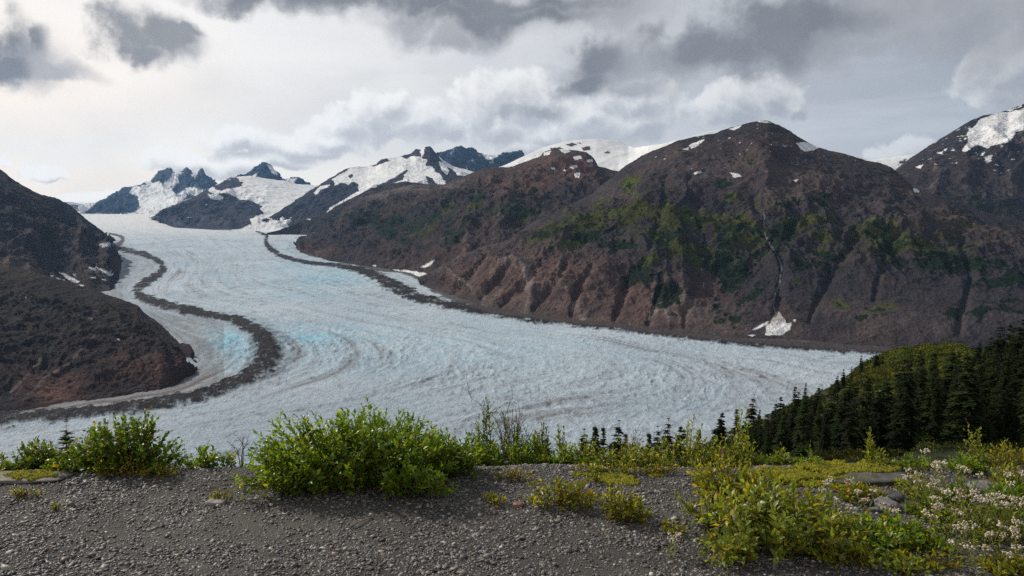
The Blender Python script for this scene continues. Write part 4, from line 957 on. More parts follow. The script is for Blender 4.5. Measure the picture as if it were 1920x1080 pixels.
def shoots(rs, roots, tips, lean, leaf_len, spacing, pal, ratio=.42, stem_r=.0028, start=.15, steep=.9, stemcol=(.10, .06, .035), side=0, autumn=.06):
    """curved shoots with spirally set leaves; returns stem mesh and leaf mesh arrays"""
    SV, SF, so = [], [], 0
    LP, LD, LN, LL = [], [], [], []
    segs = [(np.array(r), np.array(t), 1.0) for r, t in zip(roots, tips)]
    extra = []
    for r, t, s in segs:
        for _ in range(side):
            f = rs.uniform(.35, .8); b = r + (t - r) * f; L = np.linalg.norm(t - r) * rs.uniform(.2, .42)
            d = (t - r) / np.linalg.norm(t - r) + rs.normal(0, .55, 3); d /= np.linalg.norm(d)
            extra.append((b, b + d * L, .6))
    for r, t, s in segs + extra:
        L = np.linalg.norm(t - r)
        c = r * .5 + t * .5 + np.array([(r[0] - t[0]) * lean * .5, (r[1] - t[1]) * lean * .5, lean * L * .22]) + rs.normal(0, .035 * L, 3)
        n = max(4, int(L / .05)); p = bez(r, c, t, n)
        v, f = tube(p, np.linspace(stem_r * s, stem_r * .3, n), 4)
        SV.append(v); SF.append(f + so); so += len(v)
        m = max(3, int(L * (1 - start) / spacing)); tt = np.linspace(start if s == 1 else .1, 1, m); idx = tt * (n - 1)
        i0 = np.minimum(idx.astype(int), n - 2); fr = (idx - i0)[:, None]
        q = p[i0] * (1 - fr) + p[i0 + 1] * fr; tg = p[i0 + 1] - p[i0]; tg /= np.linalg.norm(tg, axis=1)[:, None] + 1e-9
        ang = np.arange(m) * 2.4 + rs.uniform(0, 6.3) + rs.normal(0, .3, m)
        a = np.cross(tg, (0.1, 1, .2)); a /= np.linalg.norm(a, axis=1)[:, None] + 1e-9; b = np.cross(tg, a)
        o = a * np.cos(ang)[:, None] + b * np.sin(ang)[:, None]
        k = steep * rs.uniform(.7, 1.35, m)[:, None]
        k = k * (1 - .55 * tt[:, None] ** 4)
        d = tg * np.cos(k) + o * np.sin(k) + rs.normal(0, .12, (m, 3))
        LP.append(q); LD.append(d); LN.append(tg * np.sin(k) - o * np.cos(k) + rs.normal(0, .25, (m, 3)))
        LL.append(leaf_len * rs.uniform(.6, 1.15, m) * (1 - .45 * tt ** 3) * (.75 if s < 1 else 1))
    pos, d, nr, ln = map(np.concatenate, (LP, LD, LN, LL)); n = len(pos)
    P = np.array(GREENS[pal]) * np.array((1.42, 1.36, 1.0)); ci = rs.choice(len(P), n, p=[.34, .28, .20, .18 - autumn, autumn])
    col = P[ci] * rs.uniform(.8, 1.2, (n, 1))
    ln = ln * 1.22; ratio = ratio * 1.12
    lv, f3, f4, lc = leaves(rs, pos, d, nr, ln, ln * ratio * rs.uniform(.85, 1.15, n), col)
    return np.vstack(SV), np.vstack(SF), lv, [f3, f4], lc, np.tile(stemcol, (so, 1))
def plant_thing(name, loc, label, cat, group, S, leaf_name='foliage', stem_name='stems', mat=None):
    sv, sf, lv, lf, lc, sc = S; loc = np.array(loc, float)
    e = empty(name, loc); tag(e, label, cat, group)
    new_mesh(stem_name, sv - loc, sf, MAT_STEM, e, True, cols=sc)
    new_mesh(leaf_name, lv - loc, lf, mat or MAT_LEAF, e, False, cols=lc)
    return e
def shrub(label, top, Y, thick, n, pal='willow', leaf=.05, spacing=.02, root_w=.55, base_py=None, lean=.5, low=.45, side=1, seed=0, ratio=.42, start=.15, steep=.9, group=None, cat='shrub', name='shrub', autumn=.06, stemcol=(.10, .06, .035), stem_r=.0028, root_c=None, edge_fall=.0):
    """top: outline of the crown (px, py); shoots rise from the ground at depth Y and end under that outline"""
    rs = np.random.RandomState(seed)
    top = np.array(top, float)
    if base_py is not None: Y = ground_pt(top[:, 0].mean(), base_py)[1]
    x = np.array([P3(a, b, Y)[0] for a, b in top]); zt = np.array([P3(a, b, Y)[2] for a, b in top])
    cx = x.mean() if root_c is None else P3(root_c, 800, Y)[0]
    R_, T_ = [], []
    for i in range(n):
        q = rs.uniform(0, 1); xt = x[0] + (x[-1] - x[0]) * q
        yt = Y + rs.uniform(-1, 1) * thick
        g = float(gz(xt, yt)); h = np.interp(xt, x, zt) - g
        prof = math.sqrt(max(0.05, 1 - ((yt - Y) / thick) ** 2 * .75))
        hh = max(h * prof * (rs.uniform(low, 1.0) ** .8 if i > len(top) * 1.5 else rs.uniform(.92, 1.02)), .04)
        xr = cx + (xt - cx) * root_w + rs.normal(0, .02); yr = Y + (yt - Y) * root_w
        R_.append((xr, yr, float(gz(xr, yr)) - .01)); T_.append((xt, yt, g + hh))
    S = shoots(rs, np.array(R_), np.array(T_), lean, leaf, spacing, pal, ratio=ratio, start=start, steep=steep, side=side, autumn=autumn, stemcol=stemcol, stem_r=stem_r)
    return plant_thing(name, (cx, Y, float(gz(cx, Y))), label, cat, group, S)

# big willow bush, left of centre
shrub('largest bush, dense bright green willow on the gravel left of centre', [(462, 850), (480, 815), (510, 790), (545, 778), (585, 768), (610, 795), (648, 762), (680, 765), (705, 738), (720, 734), (735, 775), (757, 765), (775, 790), (808, 782), (830, 815), (850, 845), (868, 870)], 4.42, .30, 250, seed=1, leaf=.052, spacing=.017, root_w=.62, side=2, low=.35, start=.08)
shrub('smaller green bush joined to the right end of the largest bush', [(790, 830), (820, 810), (850, 800), (880, 812), (905, 840)], 4.62, .16, 70, seed=2, leaf=.045, spacing=.018, side=2, low=.3)
# left group
shrub('dark green round-leaved bush at left with a tall central shoot', [(110, 850), (135, 820), (165, 800), (195, 790), (215, 760), (235, 785), (260, 775), (285, 778), (300, 790), (305, 815), (320, 840), (340, 862)], 4.78, .26, 190, pal='dark', seed=3, leaf=.040, ratio=.62, spacing=.016, side=2, low=.3, root_w=.6, autumn=.08)
shrub('low dark green bush with one upright tuft beside the left edge', [(20, 868), (38, 842), (55, 818), (72, 832), (95, 830), (118, 850), (135, 870)], 4.80, .20, 110, pal='dark', seed=4, leaf=.038, ratio=.6, spacing=.016, side=2, low=.3)
shrub('sprig of dark leaves cut off by the left edge', [(-60, 850), (-30, 840), (0, 848), (8, 855), (20, 880)], 4.85, .15, 50, pal='dark', seed=5, leaf=.04, spacing=.018, low=.3)
shrub('small bright bush standing alone in the gap right of the left bush', [(350, 868), (370, 845), (388, 825), (402, 845), (412, 866)], 4.78, .10, 34, seed=6, leaf=.042, spacing=.018)
shrub('thin three-stemmed green plant on the rim left of the largest bush', [(408, 865), (418, 840), (430, 852), (448, 845)], 4.80, .06, 12, seed=7, leaf=.042, spacing=.022)
shrub('low yellowing plants at the foot of the left bush', [(170, 878), (200, 862), (235, 848), (262, 850), (280, 872)], 4.58, .08, 40, pal='yellow', seed=8, leaf=.034, spacing=.018)
shrub('short yellow green sprigs on gravel right of the left bush', [(262, 892), (275, 874), (300, 872), (325, 880), (340, 888)], 4.55, .06, 26, pal='yellow', seed=9, leaf=.032, spacing=.018)
# centre row beyond the rim
shrub('upright leafy sapling with a bare top beside the twiggy bush', [(880, 850), (895, 790), (908, 745), (918, 750), (925, 800), (935, 845)], 5.2, .10, 34, pal='dark', seed=10, leaf=.038, spacing=.02, root_w=.3, side=2)
shrub('thin-twigged bush with sparse leaves, its bare twigs above the others', [(925, 800), (940, 775), (960, 745), (978, 765), (990, 800), (1000, 830)], 5.3, .12, 40, pal='dark', seed=11, leaf=.028, spacing=.035, root_w=.2, side=3, stemcol=(.07, .04, .03))
shrub('rounded green bush below the twiggy bush at centre', [(870, 858), (900, 835), (940, 822), (985, 815), (1020, 820), (1045, 850)], 5.05, .16, 90, seed=12, leaf=.038, spacing=.018, side=2, low=.3)
shrub('narrow upright bush with dense round head right of centre', [(1000, 815), (1012, 792), (1025, 790), (1035, 820)], 5.2, .08, 34, pal='dark', seed=13, leaf=.036, spacing=.018, root_w=.2)
shrub('slim sprout with one leafy tuft standing against the ice', [(1040, 815), (1047, 797), (1056, 800), (1062, 822)], 5.25, .05, 12, seed=14, leaf=.036, spacing=.018, root_w=.15, start=.5)
shrub('low bright bush on the rim right of centre', [(1010, 860), (1040, 838), (1075, 832), (1100, 840), (1120, 862)], 5.0, .14, 70, seed=15, leaf=.036, spacing=.018, low=.3)
shrub('bright green bush in front of the small dark conifers', [(1075, 850), (1095, 818), (1115, 815), (1140, 830), (1160, 845), (1180, 860)], 5.1, .14, 70, pal='pale', seed=16, leaf=.036, spacing=.02, low=.3)
shrub('thin dry-stemmed bush leaning right in front of the conifers', [(1130, 850), (1160, 822), (1185, 800), (1200, 815), (1225, 850)], 5.2, .10, 40, pal='pale', seed=17, leaf=.030, spacing=.032, side=3, root_w=.3)
shrub('pale willow with loose shoots right of the small conifers', [(1205, 860), (1240, 820), (1280, 812), (1300, 775), (1315, 790), (1325, 830), (1335, 860)], 5.1, .14, 70, pal='pale', seed=18, leaf=.040, ratio=.34, spacing=.022, low=.3, steep=.7)
shrub('tallest pale willow at right, its wand-like shoots against the forest', [(1330, 860), (1350, 810), (1368, 815), (1385, 770), (1400, 765), (1405, 800), (1418, 840), (1430, 865)], 4.9, .14, 74, pal='pale', seed=19, leaf=.044, ratio=.34, spacing=.024, low=.3, steep=.65)
shrub('slender pale willow sprig left of the mossy ledge', [(1440, 870), (1452, 850), (1468, 832), (1478, 855), (1490, 870)], 4.85, .07, 22, pal='pale', seed=20, leaf=.040, ratio=.32, spacing=.022, steep=.7)
shrub('small feathery green plant growing above the mossy ledge', [(1495, 875), (1508, 850), (1520, 828), (1530, 856), (1545, 878)], 4.7, .06, 20, seed=21, leaf=.036, ratio=.3, spacing=.02, steep=.9)
shrub('lone upright shoot with rusty red tip above the mossy ledge', [(1622, 845), (1632, 790), (1640, 850)], 4.75, .03, 8, pal='pale', seed=22, leaf=.042, spacing=.018, root_w=.2, steep=.5, autumn=.17)
shrub('leafy clump at the foot of the lone red-tipped shoot', [(1615, 868), (1632, 848), (1650, 842), (1672, 860), (1690, 872)], 4.7, .08, 36, pal='pale', seed=23, leaf=.040, spacing=.02)
shrub('bushy green willow low on the rim left of the white flowers', [(1670, 875), (1695, 858), (1720, 850), (1745, 862), (1765, 875)], 4.7, .10, 44, pal='willow', seed=24, leaf=.036, spacing=.02)
shrub('tall sparse willow near the right edge with a crooked top shoot', [(1800, 870), (1815, 820), (1822, 788), (1832, 800), (1840, 840), (1855, 868)], 4.85, .10, 44, pal='pale', seed=25, leaf=.038, spacing=.022, root_w=.35)
shrub('yellowing willow bush against the forest at the right edge', [(1845, 870), (1865, 840), (1888, 822), (1905, 830), (1930, 840), (1970, 850)], 4.85, .14, 74, pal='yellow', seed=26, leaf=.038, spacing=.02, autumn=.05)
# right foreground
shrub('large low willow in right foreground with grey green undersides', [(1300, 985), (1330, 930), (1365, 905), (1420, 895), (1470, 905), (1530, 915), (1580, 935), (1615, 975), (1640, 1010)], 3.62, .30, 230, pal='pale', seed=27, leaf=.052, ratio=.46, spacing=.021, root_w=.6, side=1, low=.25, autumn=.1)
shrub('yellow green willow rising behind the large low willow', [(1292, 890), (1310, 862), (1345, 850), (1380, 858), (1410, 862), (1450, 880)], 4.25, .20, 110, pal='yellow', seed=28, leaf=.042, spacing=.02, low=.3, autumn=.04)
shrub('long arching shoot reaching left from the large low willow over gravel', [(1262, 935), (1272, 925), (1290, 950)], 3.80, .03, 5, pal='pale', seed=29, leaf=.046, spacing=.022, root_w=.1, root_c=1360, lean=-.3)
shrub('low bright willow patch right of the large low willow', [(1590, 1010), (1620, 975), (1660, 965), (1700, 972), (1740, 990), (1765, 1015)], 3.62, .16, 100, pal='willow', seed=30, leaf=.048, spacing=.02, low=.3, autumn=.1)
shrub('green broad-leaved clump at the right edge beside the dark rock', [(1850, 935), (1870, 905), (1895, 900), (1925, 905), (1960, 925)], 3.95, .13, 60, pal='willow', seed=31, leaf=.05, spacing=.02, low=.3)
shrub('green clump between the rock pile and the white flowers', [(1680, 930), (1705, 905), (1735, 900), (1770, 915), (1790, 935)], 4.25, .16, 70, pal='pale', seed=32, leaf=.036, ratio=.3, spacing=.018, low=.3)
shrub('narrow-leaved clump under the thickest white flowers', [(1740, 990), (1780, 950), (1830, 945), (1880, 950), (1930, 960), (1970, 990)], 3.70, .20, 110, pal='pale', seed=33, leaf=.036, ratio=.22, spacing=.016, low=.3)
shrub('small upright leafy plant among the white flowers near right edge', [(1785, 915), (1800, 880), (1812, 895), (1825, 915)], 4.1, .05, 16, pal='willow', seed=34, leaf=.044, spacing=.02)
# low sprigs on the gravel
shrub('wide low willow sprigs on gravel at centre right', [(985, 925), (1005, 900), (1030, 905), (1040, 888), (1060, 905), (1085, 898), (1105, 905), (1120, 925)], None, .10, 54, pal='yellow', seed=35, base_py=948, leaf=.042, spacing=.022, low=.4, autumn=.04)
shrub('low willow sprigs with dark stems right of the widest sprigs', [(1118, 935), (1140, 905), (1165, 912), (1190, 915), (1210, 935), (1225, 955)], None, .10, 50, pal='yellow', seed=36, base_py=972, leaf=.042, spacing=.022, low=.4, autumn=.04)
shrub('tiny yellow green sprig left of the widest sprigs', [(900, 938), (915, 925), (930, 928), (945, 938)], None, .04, 14, pal='yellow', seed=37, base_py=946, leaf=.032, spacing=.02)
shrub('thin tall sprig behind the low willow sprigs', [(1095, 890), (1112, 868), (1125, 880)], None, .03, 8, pal='pale', seed=38, base_py=905, leaf=.040, spacing=.02)
shrub('yellow orange seedlings in a row on the rim, centre', [(915, 893), (935, 885), (960, 878), (990, 876), (1010, 888)], None, .04, 26, pal='yellow', seed=39, base_py=900, leaf=.026, spacing=.018)
shrub('yellow orange seedlings on the rim right of centre', [(1080, 878), (1110, 868), (1150, 872), (1180, 866), (1215, 872), (1260, 866), (1290, 876)], 4.62, .05, 60, pal='yellow', seed=40, leaf=.028, spacing=.018)
shrub('tiny seedling clump on gravel below the left bush', [(395, 935), (410, 918), (428, 912), (438, 925)], None, .03, 14, pal='yellow', seed=41, base_py=938, leaf=.024, spacing=.016)
shrub('single tiny seedling on the gravel at far left', [(98, 955), (108, 942), (120, 952)], None, .02, 7, pal='yellow', seed=42, base_py=958, leaf=.024, spacing=.016)
shrub('reddish green seedlings on gravel below the left edge bush', [(15, 925), (35, 918), (60, 922), (85, 920)], None, .05, 20, pal='yellow', seed=43, base_py=932, leaf=.022, spacing=.016, autumn=.1)
shrub('low green runner creeping from the foot of the largest bush', [(728, 915), (750, 900), (785, 898), (820, 905), (840, 915)], None, .06, 34, pal='yellow', seed=44, base_py=918, leaf=.028, spacing=.018)
shrub('seedling beside the arching shoot on gravel', [(1240, 990), (1255, 970), (1275, 978), (1290, 995)], None, .05, 16, pal='yellow', seed=45, base_py=998, leaf=.03, spacing=.018)
shrub('low seedlings in the bottom right corner below the flowers', [(1680, 1045), (1720, 1025), (1770, 1030), (1800, 1050)], None, .08, 34, pal='yellow', seed=46, base_py=1060, leaf=.034, spacing=.02)

for k, (l, top, Y, th, n, pal) in enumerate([
    ('green bush filling the rim between the largest bush and the leafy sapling', [(845, 850), (860, 815), (880, 805), (900, 820), (915, 850)], 5.0, .1, 50, 'willow'),
    ('loose leafy bush standing just right of the twiggy bush', [(975, 850), (990, 810), (1005, 795), (1015, 820), (1030, 850)], 5.1, .1, 46, 'willow'),
    ('bright sprouting bush right of the sprout against the ice', [(1045, 855), (1062, 826), (1080, 818), (1095, 832), (1105, 856)], 5.1, .1, 44, 'pale'),
    ('leafy bush left of the pale willow, hiding conifer trunks', [(1165, 862), (1180, 835), (1200, 828), (1222, 838), (1240, 862)], 5.0, .1, 44, 'pale'),
    ('grey green bush between the two pale willows', [(1300, 862), (1318, 830), (1335, 822), (1350, 835), (1365, 862)], 5.0, .1, 46, 'pale'),
    ('low green tangle behind the mossy ledge, left part', [(1425, 876), (1450, 862), (1480, 858), (1510, 864), (1535, 878)], 4.9, .08, 40, 'willow'),
    ('broad-leaved green clump right of the rock pile, in front of the flowers', [(1700, 958), (1722, 935), (1745, 930), (1765, 940), (1780, 960)], 3.95, .09, 46, 'willow'),
    ('yellow green clump touching the right end of the large low willow', [(1560, 925), (1585, 905), (1610, 902), (1635, 912), (1655, 930)], 4.2, .10, 54, 'yellow'),
    ('drooping yellow green clump at the front right of the large low willow', [(1520, 1030), (1550, 1010), (1580, 1008), (1605, 1020), (1620, 1040)], 3.45, .08, 40, 'yellow'),
    ('tall narrow-leaved clump between the flowers and right edge', [(1860, 900), (1875, 870), (1890, 862), (1905, 875), (1920, 900)], 4.3, .08, 46, 'yellow'),
    ('green leafy clump on the rim in front of the tall sparse willow', [(1775, 880), (1795, 855), (1815, 850), (1835, 860), (1850, 882)], 4.65, .10, 50, 'willow'),
    ('small upright clump in the gap below the white flowers', [(1655, 1070), (1675, 1040), (1695, 1035), (1715, 1050), (1730, 1072)], 3.35, .07, 34, 'pale'),
    ('leafy yellow clump at the bottom right corner', [(1840, 1085), (1865, 1050), (1895, 1040), (1925, 1050), (1950, 1085)], 3.3, .09, 50, 'yellow'),
    ('dark green tuft rising left of the conifer sapling', [(60, 850), (75, 832), (92, 828), (108, 848)], 4.95, .08, 30, 'dark')]):
    shrub(l, top, Y, th, n, pal=pal, seed=200 + k, leaf=.040, spacing=.019, low=.3, side=1)
# dry bare twigs
def bare_twigs(label, px, py_top, Y, n, spread, seed):
    rs = np.random.RandomState(seed); b = P3(px, 850, Y); x0 = b[0]; z0 = float(gz(x0, Y)); H = P3(px, py_top, Y)[2] - z0
    SV, SF, so = [], [], 0
    def br(p, d, L, r, lev):
        nonlocal so
        c = p + d * L * .5 + rs.normal(0, .05 * L, 3); e = p + d * L
        q = bez(p, c, e, 6); v, f = tube(q, np.linspace(r, r * .4, 6), 4); SV.append(v); SF.append(f + so); so += len(v)
        if lev < 3:
            for _ in range(3):
                dd = d + rs.normal(0, .5, 3); dd /= np.linalg.norm(dd); i = rs.randint(2, 6); br(q[i], dd, L * rs.uniform(.35, .6), r * .55, lev + 1)
    for i in range(n):
        d = np.array((rs.normal(0, spread), rs.normal(0, .15), 1.0)); d /= np.linalg.norm(d)
        br(np.array((x0 + rs.normal(0, .02), Y, z0)), d, H * rs.uniform(.55, .8), .004, 0)
    v = np.vstack(SV); loc = np.array((x0, Y, z0))
    o = new_mesh('bare_shrub', v - loc, np.vstack(SF), MAT_STEM, cols=np.tile((.075, .055, .05), (len(v), 1))); o.location = loc
    tag(o, label, 'shrub')
bare_twigs('leafless dark twigs rising highest at centre above the green bushes', 968, 742, 5.3, 5, .22, 1)
bare_twigs('fine leafless twigs on the rim left of the largest bush', 462, 822, 4.75, 4, .35, 2)
bare_twigs('thin leafless stems leaning over the small conifers', 1190, 790, 5.3, 3, .35, 3)
bare_twigs('dry brown stalks at the right edge under the yellowing willow', 1890, 860, 4.6, 4, .4, 4)

# ------------------------------------------------------------------ white seed-headed flowers
def flower_plant(px, py, h, n, seed, label, spread=.05):
    rs = np.random.RandomState(seed); x0, y0, z0 = ground_pt(px, py)
    R_, T_ = [], []
    for _ in range(n):
        a, r = rs.uniform(0, 6.3), spread * math.sqrt(rs.rand())
        x, y = x0 + r * math.cos(a), y0 + r * math.sin(a)
        R_.append((x, y, float(gz(x, y)))); k = rs.uniform(.75, 1.1)
        T_.append((x + rs.normal(0, .03) + .01, y + rs.normal(0, .03), float(gz(x, y)) + h * k))
    S = shoots(rs, np.array(R_), np.array(T_), .1, .034, .014, 'pale', ratio=.18, stem_r=.0018, start=.05, steep=.8, stemcol=(.22, .20, .13), autumn=.05)
    e = plant_thing('flower_plant', (x0, y0, z0), label, 'flower', 'plants with white seed heads at the right', S)
    # heads: flat clusters of small fluffy buttons
    for t in T_:
        m = rs.randint(16, 30); sp = rs.uniform(.009, .016)
        P = np.array(t) + np.clip(np.stack([rs.normal(0, sp, m), rs.normal(0, sp, m), rs.normal(0.004, .006, m)], -1), -1.4 * sp, 1.4 * sp)
        C = np.where(rs.rand(m, 1) < .86, np.array([(.70, .63, .50)]) * rs.uniform(.7, 1.2, (m, 1)), np.array([(.28, .17, .10)]))
        V, F = ico()
        v = P[:, None] + V[None] * (rs.uniform(.0030, .0055, (m, 1, 1)) * (1 + rs.uniform(-.4, .4, (m, 12, 1))))
        new_mesh('seed_head', v.reshape(-1, 3) - np.array((x0, y0, z0)), (F[None] + (np.arange(m) * 12)[:, None, None]).reshape(-1, 3), MAT_PETAL, e, cols=np.repeat(C, 12, 0))
FL = [(1745, 960, .24, 9, 'white seed-headed plant highest and farthest back against the dark forest'), (1700, 930, .12, 5, 'short white seed-headed plant in front of the mossy ledge, right end'),
      (1810, 955, .22, 6, 'white seed-headed plant with a tall narrow head against the forest'), (1725, 965, .17, 6, 'white seed-headed plant just below the tallest one'),
      (1555, 965, .15, 5, 'pale seed-headed plant poking out of the large low willow, centre'), (1525, 975, .13, 4, 'pale seed-headed plant at the middle of the large low willow'),
      (1605, 975, .14, 5, 'pale seed-headed plant between the large willow and the rock pile'), (1415, 985, .15, 3, 'small pale flower head deep in the left half of the large willow'),
      (1580, 1000, .12, 4, 'low pale flower heads on the right flank of the large willow'), (1745, 1000, .13, 6, 'white seed-headed plant left of the thickest patch'),
      (1800, 1000, .18, 9, 'white seed-headed plant at the left of the thickest patch'), (1840, 1010, .19, 9, 'white seed-headed plant in the middle of the thickest patch'),
      (1880, 1015, .17, 9, 'white seed-headed plant right of the middle of the thickest patch'), (1915, 1020, .18, 8, 'white seed-headed plant cut by the right edge, upper'),
      (1765, 1040, .15, 5, 'isolated white seed-headed plant low in front of the thickest patch'), (1790, 1062, .13, 6, 'white seed-headed plant with drooping narrow head in front'),
      (1835, 1060, .15, 7, 'white seed-headed plant in front row, second from its left'), (1885, 1065, .15, 7, 'white seed-headed plant in front row near right edge'),
      (1925, 1070, .14, 6, 'white seed-headed plant in the lowest right corner'), (1250, 1040, .09, 4, 'lone dry grey flower stalk on the gravel left of the large willow'),
      (1905, 965, .17, 6, 'white seed-headed plant behind the thickest patch at the right edge'), (1760, 975, .14, 5, 'white seed-headed plant behind the left end of the thickest patch'),
      (1668, 985, .10, 4, 'short pale flower heads right of the rock pile'), (1860, 1085, .12, 5, 'dry seed-headed plant at the bottom edge near the right')]
for k, a in enumerate(FL): flower_plant(a[0], a[1], a[2] * 1.2, max(3, int(a[3] * .75)), 100 + k, a[4], spread=.055)
def purple():
    p = P3(1356, 848, 4.75); x, y = p[0], p[1]; z = float(gz(x, y)); rs = np.random.RandomState(5)
    S = shoots(rs, np.array([(x, y, z)]), np.array([p]), .1, .03, .02, 'pale', ratio=.25, start=.2)
    e = plant_thing('thistle', (x, y, z), 'single small purple flower above the tall pale willow at right', 'flower', None, S)
    V, F = ico(); q = p + rs.normal(0, .006, (26, 3)); v = q[:, None] + V[None] * .0045
    new_mesh('blossom', v.reshape(-1, 3) - np.array((x, y, z)), (F[None] + (np.arange(26) * 12)[:, None, None]).reshape(-1, 3), MAT_PETAL, e, cols=np.tile((.22, .03, .19), (26 * 12, 1)))
purple()

# ------------------------------------------------------------------ moss
def moss(px, py, w, d, seed, zb=.0, Y=None, col=(.30, .28, .020)):
    rs = np.random.RandomState(seed)
    if Y is None: x0, y0, z0 = ground_pt(px, py)
    else: p = P3(px, py, Y); x0, y0, z0 = p[0], p[1], p[2]
    n = int(2600 * w * d / .05); n = min(max(n, 500), 9000)
    x = rs.uniform(-1, 1, n); y = rs.uniform(-1, 1, n); k = np.hypot(x, y) + .55 * fbm(x * 1.6 + seed, y * 1.6, seed, 3) < .75; x, y = x[k], y[k]; n = len(x)
    X, Yy = x0 + x * w * .5, y0 + y * d * .5
    z = (gz(X, Yy) if Y is None else z0 - .03 * (x * x + y * y)) + zb + .008 * fbm(x * 5, y * 5, seed, 3)
    h = rs.uniform(.006, .016, n); V = OCT_V
    v = np.stack([X, Yy, z], -1)[:, None] + V[None] * np.stack([h * .8, h * .8, h], -1)[:, None] * (1 + rs.uniform(-.4, .4, (n, 6, 1)))
    c = lerp(np.array(col), np.array((.12, .13, .02)), sstep(fbm(x * 3, y * 3, seed + 2, 3), -.05, .4)) * rs.uniform(.7, 1.25, (n, 1))
    o = new_mesh('moss', v.reshape(-1, 3), (OCT_F[None] + (np.arange(n) * 6)[:, None, None]).reshape(-1, 3), MAT_MOSS, cols=np.repeat(c, 6, 0)); tag(o, kind='stuff')
for k, a in enumerate([(1470, 895, .46, .30, .02), (1560, 888, .48, .30, .034), (1640, 886, .34, .22, .034), (1540, 900, .40, .12, .02), (1600, 900, .30, .12, .02), (1510, 905, .34, .2, .005), (1590, 907, .3, .12, 0.0), (1690, 893, .3, .15, .0), (1150, 897, .34, .22, 0), (1180, 905, .16, .12, 0), (818, 916, .07, .04, 0), (1060, 912, .1, .06, 0), (60, 896, .34, .18, .02), (20, 898, .2, .1, .01), (1410, 890, .2, .14, 0), (1230, 892, .12, .08, 0), (1095, 890, .2, .08, 0)]):
    moss(a[0], a[1], a[2], a[3], 50 + k, a[4])

# ------------------------------------------------------------------ forested hillside, right
HILL = None
def build_hill():
    global HILL
    M = mountain([[(760, 1060, 40), (900, 965, 45), (1000, 920, 55), (1100, 898, 70), (1200, 872, 95), (1300, 846, 140), (1400, 804, 190), (1500, 753, 250), (1560, 724, 290), (1600, 702, 320), (1640, 676, 340), (1700, 655, 350), (1780, 649, 350), (1840, 662, 330), (1900, 672, 300), (2000, 640, 290), (2200, 560, 290), (2700, 500, 290)],
                  [(760, 1100), (900, 990), (1200, 905), (1400, 850), (1600, 775), (1750, 725), (1850, 735), (1950, 735), (2200, 680), (2700, 640)],
                  [(760, 1180, 22), (900, 1060, 22), (1300, 975, 26), (1600, 955, 30), (1920, 930, 34), (2700, 880, 40)]], 260, 130, [.45], amp=2.2, lam=45, crest_amp=.25, back=420, zback=-360, seed=20, foot_drop=12, foot_amp=.02)
    n = wn(M, 30, 4, 1); n2 = wn(M, 9, 4, 2)
    c = lerp(np.array((.016, .022, .009)), np.array((.034, .044, .013)), sstep(n, -.2, .3))
    op = blobs(M['PX'], M['PY'], [(1740, 668, 90, 22, 1), (1810, 682, 50, 14, 1.2), (1690, 700, 70, 16, .8), (1640, 740, 40, 10, .9, -30), (1800, 710, 50, 12, .8), (1760, 640, 80, 16, 1), (1590, 745, 30, 10, .9, -40)])
    c = lerp(c, np.array((.11, .10, .028)), np.clip(op * (.6 + n2), 0, 1) * .8)
    HILL = M; finish('hillside', M, c, MAT_HILL)
build_hill()
_hp = HILL['P'][7:].reshape(-1, 3)
def hill_z(x, y):
    k = np.argmin((_hp[:, 0] - x) ** 2 + (_hp[:, 1] - y) ** 2); return float(_hp[k, 2])

def conifer(seed, width, whorls, ragged, droop):
    """unit-height spire: trunk and crown meshes"""
    rs = np.random.RandomState(seed)
    zt = np.linspace(0, 1, 12); tp = np.stack([.012 * np.sin(zt * 4 + seed) * zt, .012 * np.cos(zt * 3 + seed) * zt, zt], -1)
    tv, tf = tube(tp, .016 * (1 - zt * .95), 7)
    V, C = [], []
    zs = np.sort(rs.uniform(.04, .995, whorls)) ** .92
    for z in zs:
        ctr = np.array([np.interp(z, zt, tp[:, 0]), np.interp(z, zt, tp[:, 1]), z])
        R0 = width * (1 - z) ** .75 * (1 if z > .12 else .6 + 3 * z) + .006
        nb = rs.randint(4, 8)
        for b in range(nb):
            a = rs.uniform(0, 2 * np.pi); r = R0 * rs.uniform(1 - ragged, 1.12)
            d = np.array((math.cos(a), math.sin(a), 0)); s = np.array((-d[1], d[0], 0))
            up = .25 * (z - .3); m = max(3, int(3 + r / width * 5))
            for j in range(m):
                f = (j + .6) / m; p = ctr + d * r * f + np.array((0, 0, r * (up * f - droop * f * f)))
                w = (r * .24 + .009) * (1.25 - f) * rs.uniform(.7, 1.3); l = (r * .32 + .013) * rs.uniform(.7, 1.2)
                for sg in (-1, 1):
                    t1 = p + s * sg * w * 1.3 + d * l * .35 + np.array((0, 0, -.35 * w + rs.normal(0, .15) * w))
                    t2 = p + d * l * .8 + np.array((0, 0, -droop * .5 * l + rs.normal(0, .2) * w))
                    V.append((p - d * l * .25, t1, t2)); C.append(rs.uniform(.6, 1.35))
                V.append((p, p + s * w * .5 + np.array((0, 0, -w * rs.uniform(.5, 1.1))), p + d * l * .7)); C.append(rs.uniform(.5, 1.0))
    for _ in range(4):
        V.append((np.array((tp[-1][0] - .003, tp[-1][1], .965)), np.array((tp[-1][0] + .004, tp[-1][1], .965)), np.array((tp[-1][0], tp[-1][1], 1.02))))
        C.append(1)
    V = np.array(V).reshape(-1, 3); C = np.repeat(np.array(C), 3)
    col = np.array((.020, .032, .010))[None] * C[:, None] * np.array((1.0, 1, 1))
    return tv, tf, V, np.arange(len(V)).reshape(-1, 3), col
VARS = []
